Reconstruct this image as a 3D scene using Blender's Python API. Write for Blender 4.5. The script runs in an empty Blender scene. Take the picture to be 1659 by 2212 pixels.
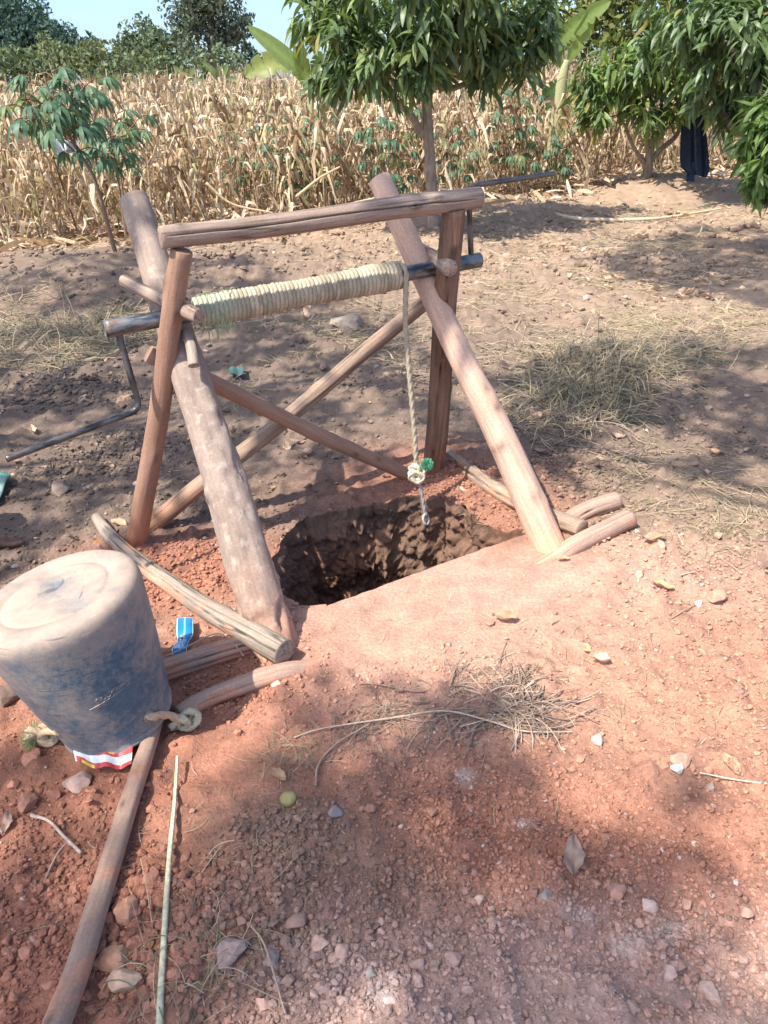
import bpy, math, random
import numpy as np
from mathutils import Vector, Matrix

# ------------------------------------------------------------------ camera, sky, sun, exposure
scene = bpy.context.scene
PITCH, ROLL, CAMH = math.radians(30.0), math.radians(3.0), 1.5
FPX = 1598.0                                   # focal length in units of a 1659 x 2212 picture
fwd = np.array([0, math.cos(PITCH), -math.sin(PITCH)])
_d0 = np.array([0, -math.sin(PITCH), -math.cos(PITCH)])
_r0 = np.array([1.0, 0, 0])
cright = math.cos(ROLL) * _r0 + math.sin(ROLL) * _d0
cdown = -math.sin(ROLL) * _r0 + math.cos(ROLL) * _d0
CAM = np.array([0, 0, CAMH])
cd = bpy.data.cameras.new('camera')
cam = bpy.data.objects.new('camera', cd)
scene.collection.objects.link(cam)
cd.sensor_fit = 'VERTICAL'
cd.sensor_height = 36.0
cd.lens = 36.0 * FPX / 2212.0
cd.clip_start = 0.05
cd.clip_end = 2000
cam.matrix_world = Matrix((
    (cright[0], -cdown[0], -fwd[0], CAM[0]),
    (cright[1], -cdown[1], -fwd[1], CAM[1]),
    (cright[2], -cdown[2], -fwd[2], CAM[2]),
    (0, 0, 0, 1)))
scene.camera = cam

SUN = np.array([-0.50, -0.35, 1.0]); SUN /= np.linalg.norm(SUN)     # towards the sun
world = bpy.data.worlds.new('World'); scene.world = world; world.use_nodes = True
nt = world.node_tree
bg = nt.nodes['Background']
sky = nt.nodes.new('ShaderNodeTexSky')
sky.sky_type = 'NISHITA'; sky.sun_disc = False
sky.sun_elevation = math.asin(SUN[2]); sky.sun_rotation = math.atan2(SUN[0], SUN[1])
sky.air_density = 0.6; sky.dust_density = 2.0; sky.ozone_density = 4.0      # dusty dry-season air
nt.links.new(sky.outputs[0], bg.inputs[0]); bg.inputs[1].default_value = 0.14
sl = bpy.data.lights.new('sun', 'SUN'); sl.energy = 2.9; sl.angle = math.radians(0.55); sl.color = (1.0, 0.95, 0.90)
so = bpy.data.objects.new('sun', sl); scene.collection.objects.link(so)
so.rotation_euler = Vector(SUN).to_track_quat('Z', 'Y').to_euler()
scene.view_settings.view_transform = 'Standard'
scene.view_settings.look = 'None'
scene.view_settings.exposure = 1.35
scene.view_settings.gamma = 1.0
scene.view_settings.use_white_balance = True
scene.view_settings.white_balance_temperature = 6900
scene.view_settings.white_balance_tint = 6
scene.cycles.max_bounces = 6
scene.cycles.diffuse_bounces = 3
scene.cycles.transparent_max_bounces = 6

random.seed(5)
rng = np.random.default_rng(7)

# ------------------------------------------------------------------ noise
def _hash(ix, iy, s):
    h = (ix * 374761393 + iy * 668265263 + s * 1442695041) & 0xffffffff
    h = ((h ^ (h >> 13)) * 1274126177) & 0xffffffff
    return ((h ^ (h >> 16)) & 0xffff) / 65535.0
def vnoise(x, y, s=0):
    x = np.asarray(x, float); y = np.asarray(y, float)
    ix = np.floor(x).astype(np.int64); iy = np.floor(y).astype(np.int64)
    fx = x - ix; fy = y - iy
    fx = fx * fx * (3 - 2 * fx); fy = fy * fy * (3 - 2 * fy)
    a = _hash(ix, iy, s); b = _hash(ix + 1, iy, s); c = _hash(ix, iy + 1, s); d = _hash(ix + 1, iy + 1, s)
    return (a + (b - a) * fx) * (1 - fy) + (c + (d - c) * fx) * fy - 0.5
def fbm(x, y, s=0, o=4):
    t = 0; a = 1.0
    for k in range(o):
        t = t + a * vnoise(x * 2 ** k + 17.3 * k, y * 2 ** k - 9.1 * k, s + k); a *= 0.5
    return t
def smooth(a, b, x):
    t = np.clip((x - a) / (b - a), 0, 1); return t * t * (3 - 2 * t)

# ------------------------------------------------------------------ points of the place from their bearing in the photograph
def ray(u, v):
    return fwd + cright * (u - 829.5) / FPX + cdown * (v - 1106.0) / FPX
def D(u, v, Y):                                # point on that bearing at depth Y
    r = ray(u, v); return CAM + r * (Y / r[1])
def Wz(u, v, z=0.0):
    r = ray(u, v); return CAM + r * ((z - CAMH) / r[2])
def project(p):
    p = np.asarray(p, float) - CAM
    Z = p @ fwd
    return 829.5 + FPX * (p @ cright) / Z, 1106 + FPX * (p @ cdown) / Z, Z

MOUNDS = []      # x, y, rx, ry, height
def mound(u, v, rx, ry, h):
    p = Wz(u, v); MOUNDS.append((p[0], p[1], rx, ry, h))
mound(190, 640, 1.0, 0.6, 0.26); mound(60, 590, 1.2, .8, .15)
mound(560, 580, 1.5, 0.8, 0.14)
mound(940, 500, 0.8, 0.7, 0.12)
mound(1420, 415, 0.9, 0.7, 0.22)
mound(1150, 470, 1.0, 0.6, 0.12)
mound(960, 1000, 0.22, 0.2, 0.07)
mound(650, 850, 0.45, 0.35, 0.06)
mound(1010, 1125, 0.20, 0.10, -0.08)
mound(300, 1170, 0.2, 0.2, 0.03)
mound(1560, 1180, 0.5, 0.3, 0.03)
mound(480, 1500, 0.15, 0.15, -0.035)
mound(430, 1300, 0.2, 0.15, -0.03)
mound(660, 1800, 0.16, 0.10, 0.03)
def height(x, y):
    x = np.asarray(x, float); y = np.asarray(y, float)
    h = 0.05 * fbm(x * 0.55, y * 0.55, 3, 3) * smooth(2.0, 5.0, np.hypot(x, y - 1))
    h = h + 0.012 * fbm(x * 1.7, y * 1.7, 11, 2)
    for mx, my, rx, ry, a in MOUNDS:
        h = h + a * np.exp(-((x - mx) / rx) ** 2 - ((y - my) / ry) ** 2)
    h = h + 0.028 * np.maximum(0, y - 13) * smooth(200, 40, y)
    return h
def W(u, v, dz=0.0):                           # ground point on that bearing
    z = 0.0
    for _ in range(6):
        p = Wz(u, v, z); z = float(height(p[0], p[1]))
    p = Wz(u, v, z); p[2] += dz
    return p

# ------------------------------------------------------------------ mesh helpers
C = scene.collection
def link(o, parent=None):
    C.objects.link(o)
    if parent is not None: o.parent = parent
    return o
def tag(o, label=None, cat=None, group=None, kind=None):
    if label: o['label'] = label
    if cat: o['category'] = cat
    if group: o['group'] = group
    if kind: o['kind'] = kind
    return o
def empty(name, loc=(0, 0, 0), parent=None):
    o = bpy.data.objects.new(name, None); o.location = loc; o.empty_display_size = 0.1
    return link(o, parent)
def make_mesh(name, V, Fs, mats, col=None, grain=None, smooth_shade=True, mat_idx=None):
    """V (n,3); Fs list of int arrays (m,k)"""
    V = np.ascontiguousarray(V, np.float32)
    Fs = [np.asarray(f, np.int32) for f in Fs if len(f)]
    me = bpy.data.meshes.new(name)
    me.vertices.add(len(V)); me.vertices.foreach_set('co', V.ravel())
    nl = sum(f.size for f in Fs); nf = sum(len(f) for f in Fs)
    me.loops.add(nl); me.polygons.add(nf)
    me.loops.foreach_set('vertex_index', np.concatenate([f.ravel() for f in Fs]))
    tot = np.concatenate([np.full(len(f), f.shape[1], np.int32) for f in Fs])
    st = np.concatenate([[0], np.cumsum(tot)[:-1]]).astype(np.int32)
    me.polygons.foreach_set('loop_start', st)
    try: me.polygons.foreach_set('loop_total', tot)
    except Exception: pass
    me.polygons.foreach_set('use_smooth', np.full(nf, smooth_shade, bool))
    for m in (mats if isinstance(mats, (list, tuple)) else [mats]): me.materials.append(m)
    if mat_idx is not None: me.polygons.foreach_set('material_index', np.asarray(mat_idx, np.int32))
    if col is not None:
        col = np.asarray(col, np.float32)
        if col.ndim == 1: col = np.tile(col, (len(V), 1))
        a = me.attributes.new('Col', 'FLOAT_COLOR', 'POINT')
        a.data.foreach_set('color', np.concatenate([col[:, :3], np.ones((len(V), 1), np.float32)], 1).astype(np.float32).ravel())
    if grain is not None:
        a = me.attributes.new('grain', 'FLOAT_VECTOR', 'POINT')
        a.data.foreach_set('vector', np.asarray(grain, np.float32).ravel())
    me.update(calc_edges=True)
    return me
def obj(name, me, parent=None):
    return link(bpy.data.objects.new(name, me), parent)

class MB:
    def __init__(s): s.V = []; s.F = {}; s.c = []; s.g = []; s.n = 0
    def add(s, V, Fs, col=(0.5, 0.5, 0.5), grain=None):
        V = np.asarray(V, float); k = len(V)
        for f in Fs:
            f = np.asarray(f, int)
            if len(f): s.F.setdefault(f.shape[1], []).append(f + s.n)
        s.V.append(V); col = np.asarray(col, float)
        s.c.append(np.tile(col, (k, 1)) if col.ndim == 1 else col)
        s.g.append(V if grain is None else grain); s.n += k
    def mesh(s, name, mat, smooth_shade=True, origin=None):
        V = np.concatenate(s.V)
        if origin is not None: V = V - np.asarray(origin)
        return make_mesh(name, V, [np.concatenate(f) for f in s.F.values()], mat, np.concatenate(s.c), np.concatenate(s.g), smooth_shade)
    def build(s, name, mat, parent=None, smooth_shade=True, origin=None):
        o = obj(name, s.mesh(name, mat, smooth_shade, origin), parent)
        if origin is not None: o.location = origin
        return o

def spline(pts, n):
    pts = np.asarray(pts, float)
    if len(pts) == 2: return pts[0] + (pts[1] - pts[0]) * np.linspace(0, 1, n)[:, None]
    P = np.concatenate([[2 * pts[0] - pts[1]], pts, [2 * pts[-1] - pts[-2]]])
    t = np.linspace(0, len(pts) - 1, n); i = np.minimum(t.astype(int), len(pts) - 2); f = (t - i)[:, None]
    p0, p1, p2, p3 = P[i], P[i + 1], P[i + 2], P[i + 3]
    return 0.5 * ((2 * p1) + (-p0 + p2) * f + (2 * p0 - 5 * p1 + 4 * p2 - p3) * f ** 2 + (-p0 + 3 * p1 - 3 * p2 + p3) * f ** 3)
def frames(P):
    T = np.gradient(P, axis=0); T /= np.linalg.norm(T, axis=1)[:, None] + 1e-12
    a = np.array([0, 0, 1.0]) if abs(T[0][2]) < 0.9 else np.array([1.0, 0, 0])
    u = np.cross(T[0], a); u /= np.linalg.norm(u)
    U = [u]
    for k in range(1, len(P)):
        u = U[-1] - T[k] * np.dot(U[-1], T[k]); u /= np.linalg.norm(u) + 1e-12; U.append(u)
    U = np.array(U); return T, U, np.cross(T, U)
def ring_faces(n, m, closed=False):
    i, j = np.meshgrid(np.arange(n - 1), np.arange(m), indexing='ij'); j2 = (j + 1) % m
    return np.stack([i * m + j, i * m + j2, (i + 1) * m + j2, (i + 1) * m + j], -1).reshape(-1, 4)
def tube(P, R, sides=10, caps=True, rfun=None, gscale=1.0):
    """returns V, Fs, grain.  rfun(s_metres, theta) multiplies the radius"""
    P = np.asarray(P, float); n = len(P); R = np.broadcast_to(np.asarray(R, float), (n,))
    T, U, B = frames(P); th = np.linspace(0, 2 * np.pi, sides, endpoint=False)
    L = np.concatenate([[0], np.cumsum(np.linalg.norm(np.diff(P, axis=0), axis=1))])
    rr = R[:, None] * np.ones((1, sides))
    if rfun is not None: rr = rr * rfun(L[:, None], th[None, :])
    V = P[:, None] + rr[..., None] * (np.cos(th)[None, :, None] * U[:, None] + np.sin(th)[None, :, None] * B[:, None])
    g = np.stack([rr * np.cos(th), rr * np.sin(th), np.repeat(L[:, None], sides, 1)], -1)
    Fs = [ring_faces(n, sides)]
    V = V.reshape(-1, 3); g = g.reshape(-1, 3)
    if caps:
        # inner ring + centre so that the cut ends read as sawn wood
        for e, k in ((0, 0), (1, n - 1)):
            base = k * sides; c0 = len(V)
            inner = P[k] + (V[base:base + sides] - P[k]) * 0.90 + T[k] * (0.06 * R[k] * (1 if e else -1))
            V = np.concatenate([V, inner, [P[k] + T[k] * (0.06 * R[k] * (1 if e else -1))]])
            g = np.concatenate([g, np.stack([0.9 * rr[k] * np.cos(th), 0.9 * rr[k] * np.sin(th), np.full(sides, L[k] + 99)], -1), [[0, 0, L[k] + 99]]])
            j = np.arange(sides); j2 = (j + 1) % sides
            if e:
                Fs.append(np.stack([base + j, base + j2, c0 + j2, c0 + j], -1)); Fs.append(np.stack([c0 + j, c0 + j2, np.full(sides, c0 + sides)], -1))
            else:
                Fs.append(np.stack([base + j2, base + j, c0 + j, c0 + j2], -1)); Fs.append(np.stack([c0 + j2, c0 + j, np.full(sides, c0 + sides)], -1))
    return V, Fs, g
def in_poly(x, y, poly):
    x = np.asarray(x); y = np.asarray(y); r = np.zeros(x.shape, bool); n = len(poly)
    for i in range(n):
        x1, y1 = poly[i]; x2, y2 = poly[(i + 1) % n]
        c = ((y1 > y) != (y2 > y)) & (x < (x2 - x1) * (y - y1) / (y2 - y1 + 1e-12) + x1)
        r ^= c
    return r
def rot_from(ydir, up, n=None):
    """batch of rotation matrices whose Y axis is ydir and whose Z leans to up"""
    y = ydir / (np.linalg.norm(ydir, axis=-1, keepdims=True) + 1e-12)
    x = np.cross(y, up); x /= np.linalg.norm(x, axis=-1, keepdims=True) + 1e-12
    z = np.cross(x, y)
    return np.stack([x, y, z], -1)
def instance(V, F, R, T, S, cols):
    """copies of a template as one vertex / face array"""
    n = len(T); k = len(V); S = np.asarray(S, float)
    S = S[:, None, None] if S.ndim == 1 else S[:, None, :]
    P = np.einsum('nij,nkj->nki', R, V[None] * S) + T[:, None]
    Fs = [(f[None] + (np.arange(n) * k)[:, None, None]).reshape(-1, f.shape[1]) for f in F]
    return P.reshape(-1, 3), Fs, np.repeat(cols, k, 0)

# ------------------------------------------------------------------ materials
def new_mat(name):
    m = bpy.data.materials.new(name); m.use_nodes = True
    n = m.node_tree.nodes; l = m.node_tree.links
    return m, n, l, n['Principled BSDF']
def setp(b, **k):
    for kk, v in k.items():
        kk = kk.replace('_', ' ')
        if kk in b.inputs: b.inputs[kk].default_value = v
def add_noise(n, l, vec, scale, detail=4, rough=0.6):
    t = n.new('ShaderNodeTexNoise'); t.inputs['Scale'].default_value = scale; t.inputs['Detail'].default_value = detail; t.inputs['Roughness'].default_value = rough
    if vec is not None: l.new(vec, t.inputs['Vector'])
    return t.outputs['Fac']
def ramp(n, l, fac, stops):
    r = n.new('ShaderNodeValToRGB'); l.new(fac, r.inputs[0]); e = r.color_ramp.elements
    e[0].position = stops[0][0]; e[0].color = (*stops[0][1], 1)
    e[1].position = stops[-1][0]; e[1].color = (*stops[-1][1], 1)
    for p, c in stops[1:-1]:
        x = e.new(p); x.color = (*c, 1)
    return r.outputs[0]
def mixc(n, l, a, b, fac, mode='MIX'):
    m = n.new('ShaderNodeMix'); m.data_type = 'RGBA'; m.blend_type = mode
    for s, v in ((m.inputs[0], fac), (m.inputs[6], a), (m.inputs[7], b)):
        if hasattr(v, 'links'): l.new(v, s)
        else: s.default_value = v if isinstance(v, (int, float)) else (*v, 1)
    return m.outputs[2]
def bump(n, l, h, strength, dist, b, prev=None):
    x = n.new('ShaderNodeBump'); x.inputs['Strength'].default_value = strength; x.inputs['Distance'].default_value = dist
    l.new(h, x.inputs['Height'])
    if prev is not None: l.new(prev, x.inputs['Normal'])
    if b is not None: l.new(x.outputs[0], b.inputs['Normal'])
    return x.outputs[0]
def attr(n, name):
    a = n.new('ShaderNodeAttribute'); a.attribute_name = name; return a
def math_n(n, l, op, a, b=None):
    m = n.new('ShaderNodeMath'); m.operation = op
    for s, v in ((m.inputs[0], a), (m.inputs[1], b)):
        if v is None: continue
        if hasattr(v, 'links'): l.new(v, s)
        else: s.default_value = v
    return m.outputs[0]

def soil_material(name, fine=1.0):
    m, n, l, b = new_mat(name)
    a = attr(n, 'Col'); geo = n.new('ShaderNodeNewGeometry').outputs['Position']
    n1 = add_noise(n, l, geo, 9, 6, 0.65); n2 = add_noise(n, l, geo, 85, 4, 0.7); n3 = add_noise(n, l, geo, 420, 2, 0.6)
    v1 = ramp(n, l, n1, [(0.3, (0.72, 0.72, 0.74)), (0.7, (1.25, 1.22, 1.2))])
    v2 = ramp(n, l, n2, [(0.3, (0.8, 0.79, 0.79)), (0.72, (1.2, 1.2, 1.2))])
    c = mixc(n, l, a.outputs['Color'], v1, 1.0, 'MULTIPLY'); c = mixc(n, l, c, v2, 1.0, 'MULTIPLY')
    v3 = ramp(n, l, n3, [(0.62, (0, 0, 0)), (0.75, (0.35, 0.35, 0.35))])
    c = mixc(n, l, c, (0.62, 0.46, 0.38), v3)
    l.new(c, b.inputs['Base Color']); setp(b, Roughness=0.95, Specular_IOR_Level=0.15)
    p = bump(n, l, n2, 0.8, 0.012 * fine, None); bump(n, l, n3, 0.6, 0.003 * fine, b, p)
    return m
M = {}
M['soil'] = soil_material('soil')
def clod_material():
    m, n, l, b = new_mat('clod_soil')
    a = attr(n, 'Col'); geo = n.new('ShaderNodeNewGeometry').outputs['Position']
    n2 = add_noise(n, l, geo, 160, 3, 0.7)
    c = mixc(n, l, a.outputs['Color'], ramp(n, l, n2, [(0.3, (0.75, 0.74, 0.74)), (0.72, (1.2, 1.2, 1.2))]), 1.0, 'MULTIPLY')
    l.new(c, b.inputs['Base Color']); setp(b, Roughness=0.95, Specular_IOR_Level=0.15)
    bump(n, l, n2, 0.6, 0.004, b); return m
M['clod'] = clod_material()
def wood_material(name, c1, c2, crack=0.5, rough=0.85, lichen=0.0, gr=1.0):
    m, n, l, b = new_mat(name)
    g = attr(n, 'grain').outputs['Vector']; tint = attr(n, 'Col').outputs['Color']
    mp = n.new('ShaderNodeMapping'); l.new(g, mp.inputs[0]); mp.inputs['Scale'].default_value = (90, 90, 5.0)
    mp2 = n.new('ShaderNodeMapping'); l.new(g, mp2.inputs[0]); mp2.inputs['Scale'].default_value = (14, 14, 5)
    mp3 = n.new('ShaderNodeMapping'); l.new(g, mp3.inputs[0]); mp3.inputs['Scale'].default_value = (26, 26, 1.0)
    f1 = add_noise(n, l, mp.outputs[0], 1, 5, 0.6); f2 = add_noise(n, l, mp2.outputs[0], 1, 4, 0.6); f3 = add_noise(n, l, mp3.outputs[0], 1, 2, 0.5)
    f4 = add_noise(n, l, g, 150, 3, 0.6)
    c = mixc(n, l, c1, c2, ramp(n, l, f2, [(0.33, (0, 0, 0)), (0.68, (1, 1, 1))]))
    c = mixc(n, l, c, ramp(n, l, f1, [(0.32, (1 - 0.26 * gr, 1 - 0.27 * gr, 1 - 0.28 * gr)), (0.68, (1 + 0.16 * gr,) * 3)]), 1.0, 'MULTIPLY')
    cr = ramp(n, l, f3, [(0.475, (1, 1, 1)), (0.497, (1 - crack, 1 - crack, 1 - crack)), (0.503, (1 - crack, 1 - crack, 1 - crack)), (0.525, (1, 1, 1))])
    c = mixc(n, l, c, cr, 1.0, 'MULTIPLY')
    c = mixc(n, l, c, ramp(n, l, f4, [(0.3, (0.85, 0.85, 0.85)), (0.7, (1.12, 1.12, 1.12))]), 1.0, 'MULTIPLY')
    if lichen:
        f5 = add_noise(n, l, g, 34, 5, 0.55); c = mixc(n, l, c, (0.5, 0.42, 0.36), ramp(n, l, f5, [(0.54, (0, 0, 0)), (0.68, (lichen,) * 3)]))
    c = mixc(n, l, c, tint, 1.0, 'MULTIPLY')
    l.new(c, b.inputs['Base Color']); setp(b, Roughness=rough, Specular_IOR_Level=0.25)
    p = bump(n, l, f1, 0.5, 0.004, None); p = bump(n, l, cr, 0.5 * crack + 0.05, 0.004, None, p); bump(n, l, f4, 0.25, 0.002, b, p)
    return m
def leaf_material(name, rough=0.5, trans=0.3, spec=0.4, var=0.3, tt=(1.15, 1.2, 0.6)):
    m, n, l, b = new_mat(name)
    a = attr(n, 'Col'); geo = n.new('ShaderNodeNewGeometry').outputs['Position']
    f = add_noise(n, l, geo, 23, 3)
    c = mixc(n, l, a.outputs['Color'], ramp(n, l, f, [(0.3, (1 - var,) * 3), (0.7, (1 + var,) * 3)]), 1.0, 'MULTIPLY')
    l.new(c, b.inputs['Base Color']); setp(b, Roughness=rough, Specular_IOR_Level=spec)
    t = n.new('ShaderNodeBsdfTranslucent'); l.new(mixc(n, l, c, tt, 1.0, 'MULTIPLY'), t.inputs[0])
    mx = n.new('ShaderNodeMixShader'); mx.inputs[0].default_value = trans
    l.new(b.outputs[0], mx.inputs[1]); l.new(t.outputs[0], mx.inputs[2]); l.new(mx.outputs[0], n['Material Output'].inputs[0])
    return m
M['leaf'] = leaf_material('mango_leaf', 0.42, 0.33, 0.45)
M['cassava'] = leaf_material('cassava_leaf', 0.5, 0.3, 0.4, 0.3, (1.05, 1.15, 0.75))
M['far_leaf'] = leaf_material('far_foliage', 0.7, 0.25, 0.2)
M['dry'] = leaf_material('dry_leaf', 0.8, 0.22, 0.15, 0.25, (1.1, 1.0, 0.85))
M['straw'] = leaf_material('straw', 0.75, 0.12, 0.2, 0.3, (1.1, 1.0, 0.85))
M['banana'] = leaf_material('banana_leaf', 0.4, 0.45, 0.4, 0.12)
def bark_material(name, c1, c2):
    m, n, l, b = new_mat(name)
    geo = n.new('ShaderNodeNewGeometry').outputs['Position']
    mp = n.new('ShaderNodeMapping'); l.new(geo, mp.inputs[0]); mp.inputs['Scale'].default_value = (1, 1, 0.35)
    f = add_noise(n, l, mp.outputs[0], 22, 5, 0.65)
    l.new(ramp(n, l, f, [(0.3, c1), (0.7, c2)]), b.inputs['Base Color']); setp(b, Roughness=0.9, Specular_IOR_Level=0.2)
    bump(n, l, f, 0.7, 0.02, b); return m
M['bark'] = bark_material('mango_bark', (0.17, 0.13, 0.10), (0.42, 0.34, 0.27))
M['bark_dark'] = bark_material('dark_bark', (0.08, 0.06, 0.05), (0.2, 0.16, 0.13))
def vcol_material(name, rough=0.7, spec=0.3, var=0.2, scale=60, bd=0.002, metallic=0.0):
    m, n, l, b = new_mat(name)
    a = attr(n, 'Col'); g = attr(n, 'grain').outputs['Vector']
    f = add_noise(n, l, g, scale, 4)
    c = mixc(n, l, a.outputs['Color'], ramp(n, l, f, [(0.3, (1 - var,) * 3), (0.7, (1 + var,) * 3)]), 1.0, 'MULTIPLY')
    l.new(c, b.inputs['Base Color']); setp(b, Roughness=rough, Specular_IOR_Level=spec, Metallic=metallic)
    bump(n, l, f, 0.5, bd, b); return m
M['stone'] = vcol_material('stone', 0.9, 0.2, 0.3, 45, 0.006)
M['rope'] = vcol_material('rope_fibre', 0.9, 0.1, 0.28, 260, 0.002)
M['plastic'] = vcol_material('wrapper_plastic', 0.35, 0.5, 0.12, 50, 0.002)
M['cloth'] = vcol_material('woven_cloth', 0.9, 0.1, 0.25, 30, 0.004)
M['skin'] = vcol_material('skin', 0.55, 0.35, 0.2, 60, 0.002)
M['twig'] = vcol_material('twig', 0.9, 0.1, 0.3, 80, 0.002)

# ------------------------------------------------------------------ soil colours (the soils themselves: red subsoil, grey topsoil, pale dust)
RED = np.array([0.40, 0.18, 0.12]); ORANGE = np.array([0.50, 0.265, 0.185]); PALE = np.array([0.60, 0.355, 0.27])
GREY = np.array([0.195, 0.147, 0.12]); BROWN = np.array([0.24, 0.177, 0.14]); TAN = np.array([0.375, 0.27, 0.195]); ASH = np.array([0.52, 0.36, 0.305])
SOILZ = []
def soil_zone(u, v, r, colr, w=1.0, ry=None):
    p = Wz(u, v); SOILZ.append((p[0], p[1], r, ry or r, colr, w))
soil_zone(150, 900, 0.9, GREY, 1.8, 0.6); soil_zone(560, 720, 1.5, GREY, 1.6, 1.2); soil_zone(200, 620, 1.8, GREY, 1.4, 1.2); soil_zone(300, 1000, .6, GREY, 1.0, .4); soil_zone(700, 1020, .4, GREY, .9, .25); soil_zone(800, 640, 1.6, BROWN, 1.2, .8)
soil_zone(700, 950, 0.6, BROWN, 0.8, 0.5); soil_zone(1250, 1000, 0.6, GREY, 1.0, 0.35); soil_zone(1400, 850, 1.2, BROWN, 0.8, 0.8)
soil_zone(1500, 1100, 0.6, TAN, 1.0, 0.3)
soil_zone(420, 1230, 0.35, RED, 2.0, 0.16); soil_zone(920, 1030, 0.42, RED, 2.4, 0.26); soil_zone(1090, 1110, 0.25, RED, 1.5, 0.2)
soil_zone(480, 1500, 0.3, RED, 2.2, 0.25); soil_zone(900, 1350, 0.55, PALE, 2.6, 0.33); soil_zone(1250, 1250, 0.4, PALE, 1.6, 0.2)
soil_zone(1450, 1500, 0.6, ORANGE, 1.8, 0.35); soil_zone(150, 1750, 0.5, RED, 2.2, 0.45); soil_zone(150, 2050, 0.25, RED, 1.5, 0.2)
soil_zone(600, 1830, 0.18, GREY, 2.0, 0.10); soil_zone(820, 1930, 0.16, GREY, 1.2, 0.09); soil_zone(560, 2060, 0.15, BROWN, 1.0, 0.12); soil_zone(300, 2050, .2, RED, 1.2, .15)
soil_zone(1080, 1530, 0.14, GREY, 1.4, 0.09); soil_zone(1150, 1800, 0.35, RED, 1.8, 0.25); soil_zone(800, 2120, 0.3, ASH, 1.0, 0.12); soil_zone(1000, 1980, 0.3, RED, 0.9, 0.15); soil_zone(1500, 1850, 0.35, RED, 0.9, 0.2)
DUSTW = np.array([0.62, 0.56, 0.52])
for _u, _v, _r in ((975, 1680, .022), (1130, 1762, .018), (1380, 2012, .035), (1330, 2045, .03), (1240, 1990, .02), (860, 2150, .03), (1420, 1985, .02)): soil_zone(_u, _v, _r, DUSTW, 3.0, _r * .7)
soil_zone(1200, 2110, 0.4, ASH, 2.4, 0.14); soil_zone(1450, 2000, 0.25, ASH, 0.8, 0.12)
soil_zone(1150, 560, 2.5, TAN, 1.5, 2.0); soil_zone(1550, 450, 3.5, TAN, 1.5, 2.5); soil_zone(800, 480, 3.0, TAN, 0.8, 1.2)
def soil_colour(x, y):
    x = np.asarray(x, float); y = np.asarray(y, float)
    wx = x + 0.10 * fbm(x * 3, y * 3, 31, 3); wy = y + 0.10 * fbm(x * 3, y * 3, 41, 3)
    acc = np.zeros(x.shape + (3,)); wt = np.full(x.shape, 0.25)
    base = np.where((y > 5)[..., None], TAN, BROWN); acc += base * 0.25
    for px, py, rx, ry, c, w in SOILZ:
        k = w * np.exp(-np.minimum(((wx - px) / rx) ** 2 + ((wy - py) / ry) ** 2, 40))
        acc += k[..., None] * c; wt += k
    return acc / wt[..., None]

# ------------------------------------------------------------------ the ground with the well pit
PIT_PX = [(703, 1309), (1141, 1151), (1088, 1128), (1020, 1098), (950, 1078), (880, 1072), (811, 1086), (740, 1100), (690, 1110), (645, 1134), (612, 1165), (592, 1210), (594, 1262), (622, 1296), (660, 1308)]
PIT = np.array([Wz(u, v)[:2] for u, v in PIT_PX])
PC = PIT.mean(0)
LIP0, LIP1 = PIT[0], PIT[1]
def lip_dist(x, y):                            # signed distance in front of the straight lip
    d = (LIP1 - LIP0) / np.linalg.norm(LIP1 - LIP0)
    return (x - LIP0[0]) * d[1] - (y - LIP0[1]) * d[0], (x - LIP0[0]) * d[0] + (y - LIP0[1]) * d[1]
def axis_coords(dense, lo, hi, step, far_lo, far_hi, g):
    mid = np.arange(lo, hi, step); up = [hi]; s = step
    while up[-1] < far_hi: s *= g; up.append(up[-1] + s)
    dn = [lo]; s = step
    while dn[-1] > far_lo: s *= g; dn.append(dn[-1] - s)
    return np.concatenate([np.array(dn[1:])[::-1], mid, np.array(up)])
gx = axis_coords(0, -1.7, 1.8, 0.0125, -260, 260, 1.035)
gy = axis_coords(0, 0.55, 3.5, 0.0125, -60, 420, 1.03)
X, Y = np.meshgrid(gx, gy, indexing='ij')
def fine_height(x, y):
    ld, la = lip_dist(x, y)
    plat = smooth(-0.06, -0.03, ld) * smooth(0.60, 0.30, ld) * smooth(-0.15, 0.05, la) * smooth(1.05, 0.8, la)
    dist = np.hypot(x, y)
    a = 0.010 * fbm(x * 9, y * 9, 51, 3) + 0.006 * fbm(x * 40, y * 40, 61, 3)
    lump = np.maximum(0, fbm(x * 16, y * 16, 71, 2) - 0.12) * 0.06
    far = smooth(2.6, 5.0, dist) * (0.06 * fbm(x * 2.6, y * 2.6, 81, 4) + 0.07 * np.maximum(0, fbm(x * 7, y * 7, 91, 3) - 0.05))
    crumb = 0.010 * fbm(x * 90, y * 90, 99, 2) * smooth(4.5, 3.0, dist) * smooth(2.1, 1.8, np.abs(x))
    return (a + lump + crumb) * (1 - 0.96 * plat) + far * smooth(40, 20, dist)
Zg = height(X, Y) + fine_height(X, Y)
nx, ny = X.shape
V = np.stack([X, Y, Zg], -1).reshape(-1, 3)
ii, jj = np.meshgrid(np.arange(nx - 1), np.arange(ny - 1), indexing='ij')
F = np.stack([ii * ny + jj, (ii + 1) * ny + jj, (ii + 1) * ny + jj + 1, ii * ny + jj + 1], -1).reshape(-1, 4)
cen = V[F].mean(1)
keep = ~in_poly(cen[:, 0], cen[:, 1], PIT)
Fk = F[keep]
used = np.zeros(len(V), bool); used[F[~keep].ravel()] = True
both = np.zeros(len(V), bool); both[Fk.ravel()] = True
bnd = np.where(used & both)[0]
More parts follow.
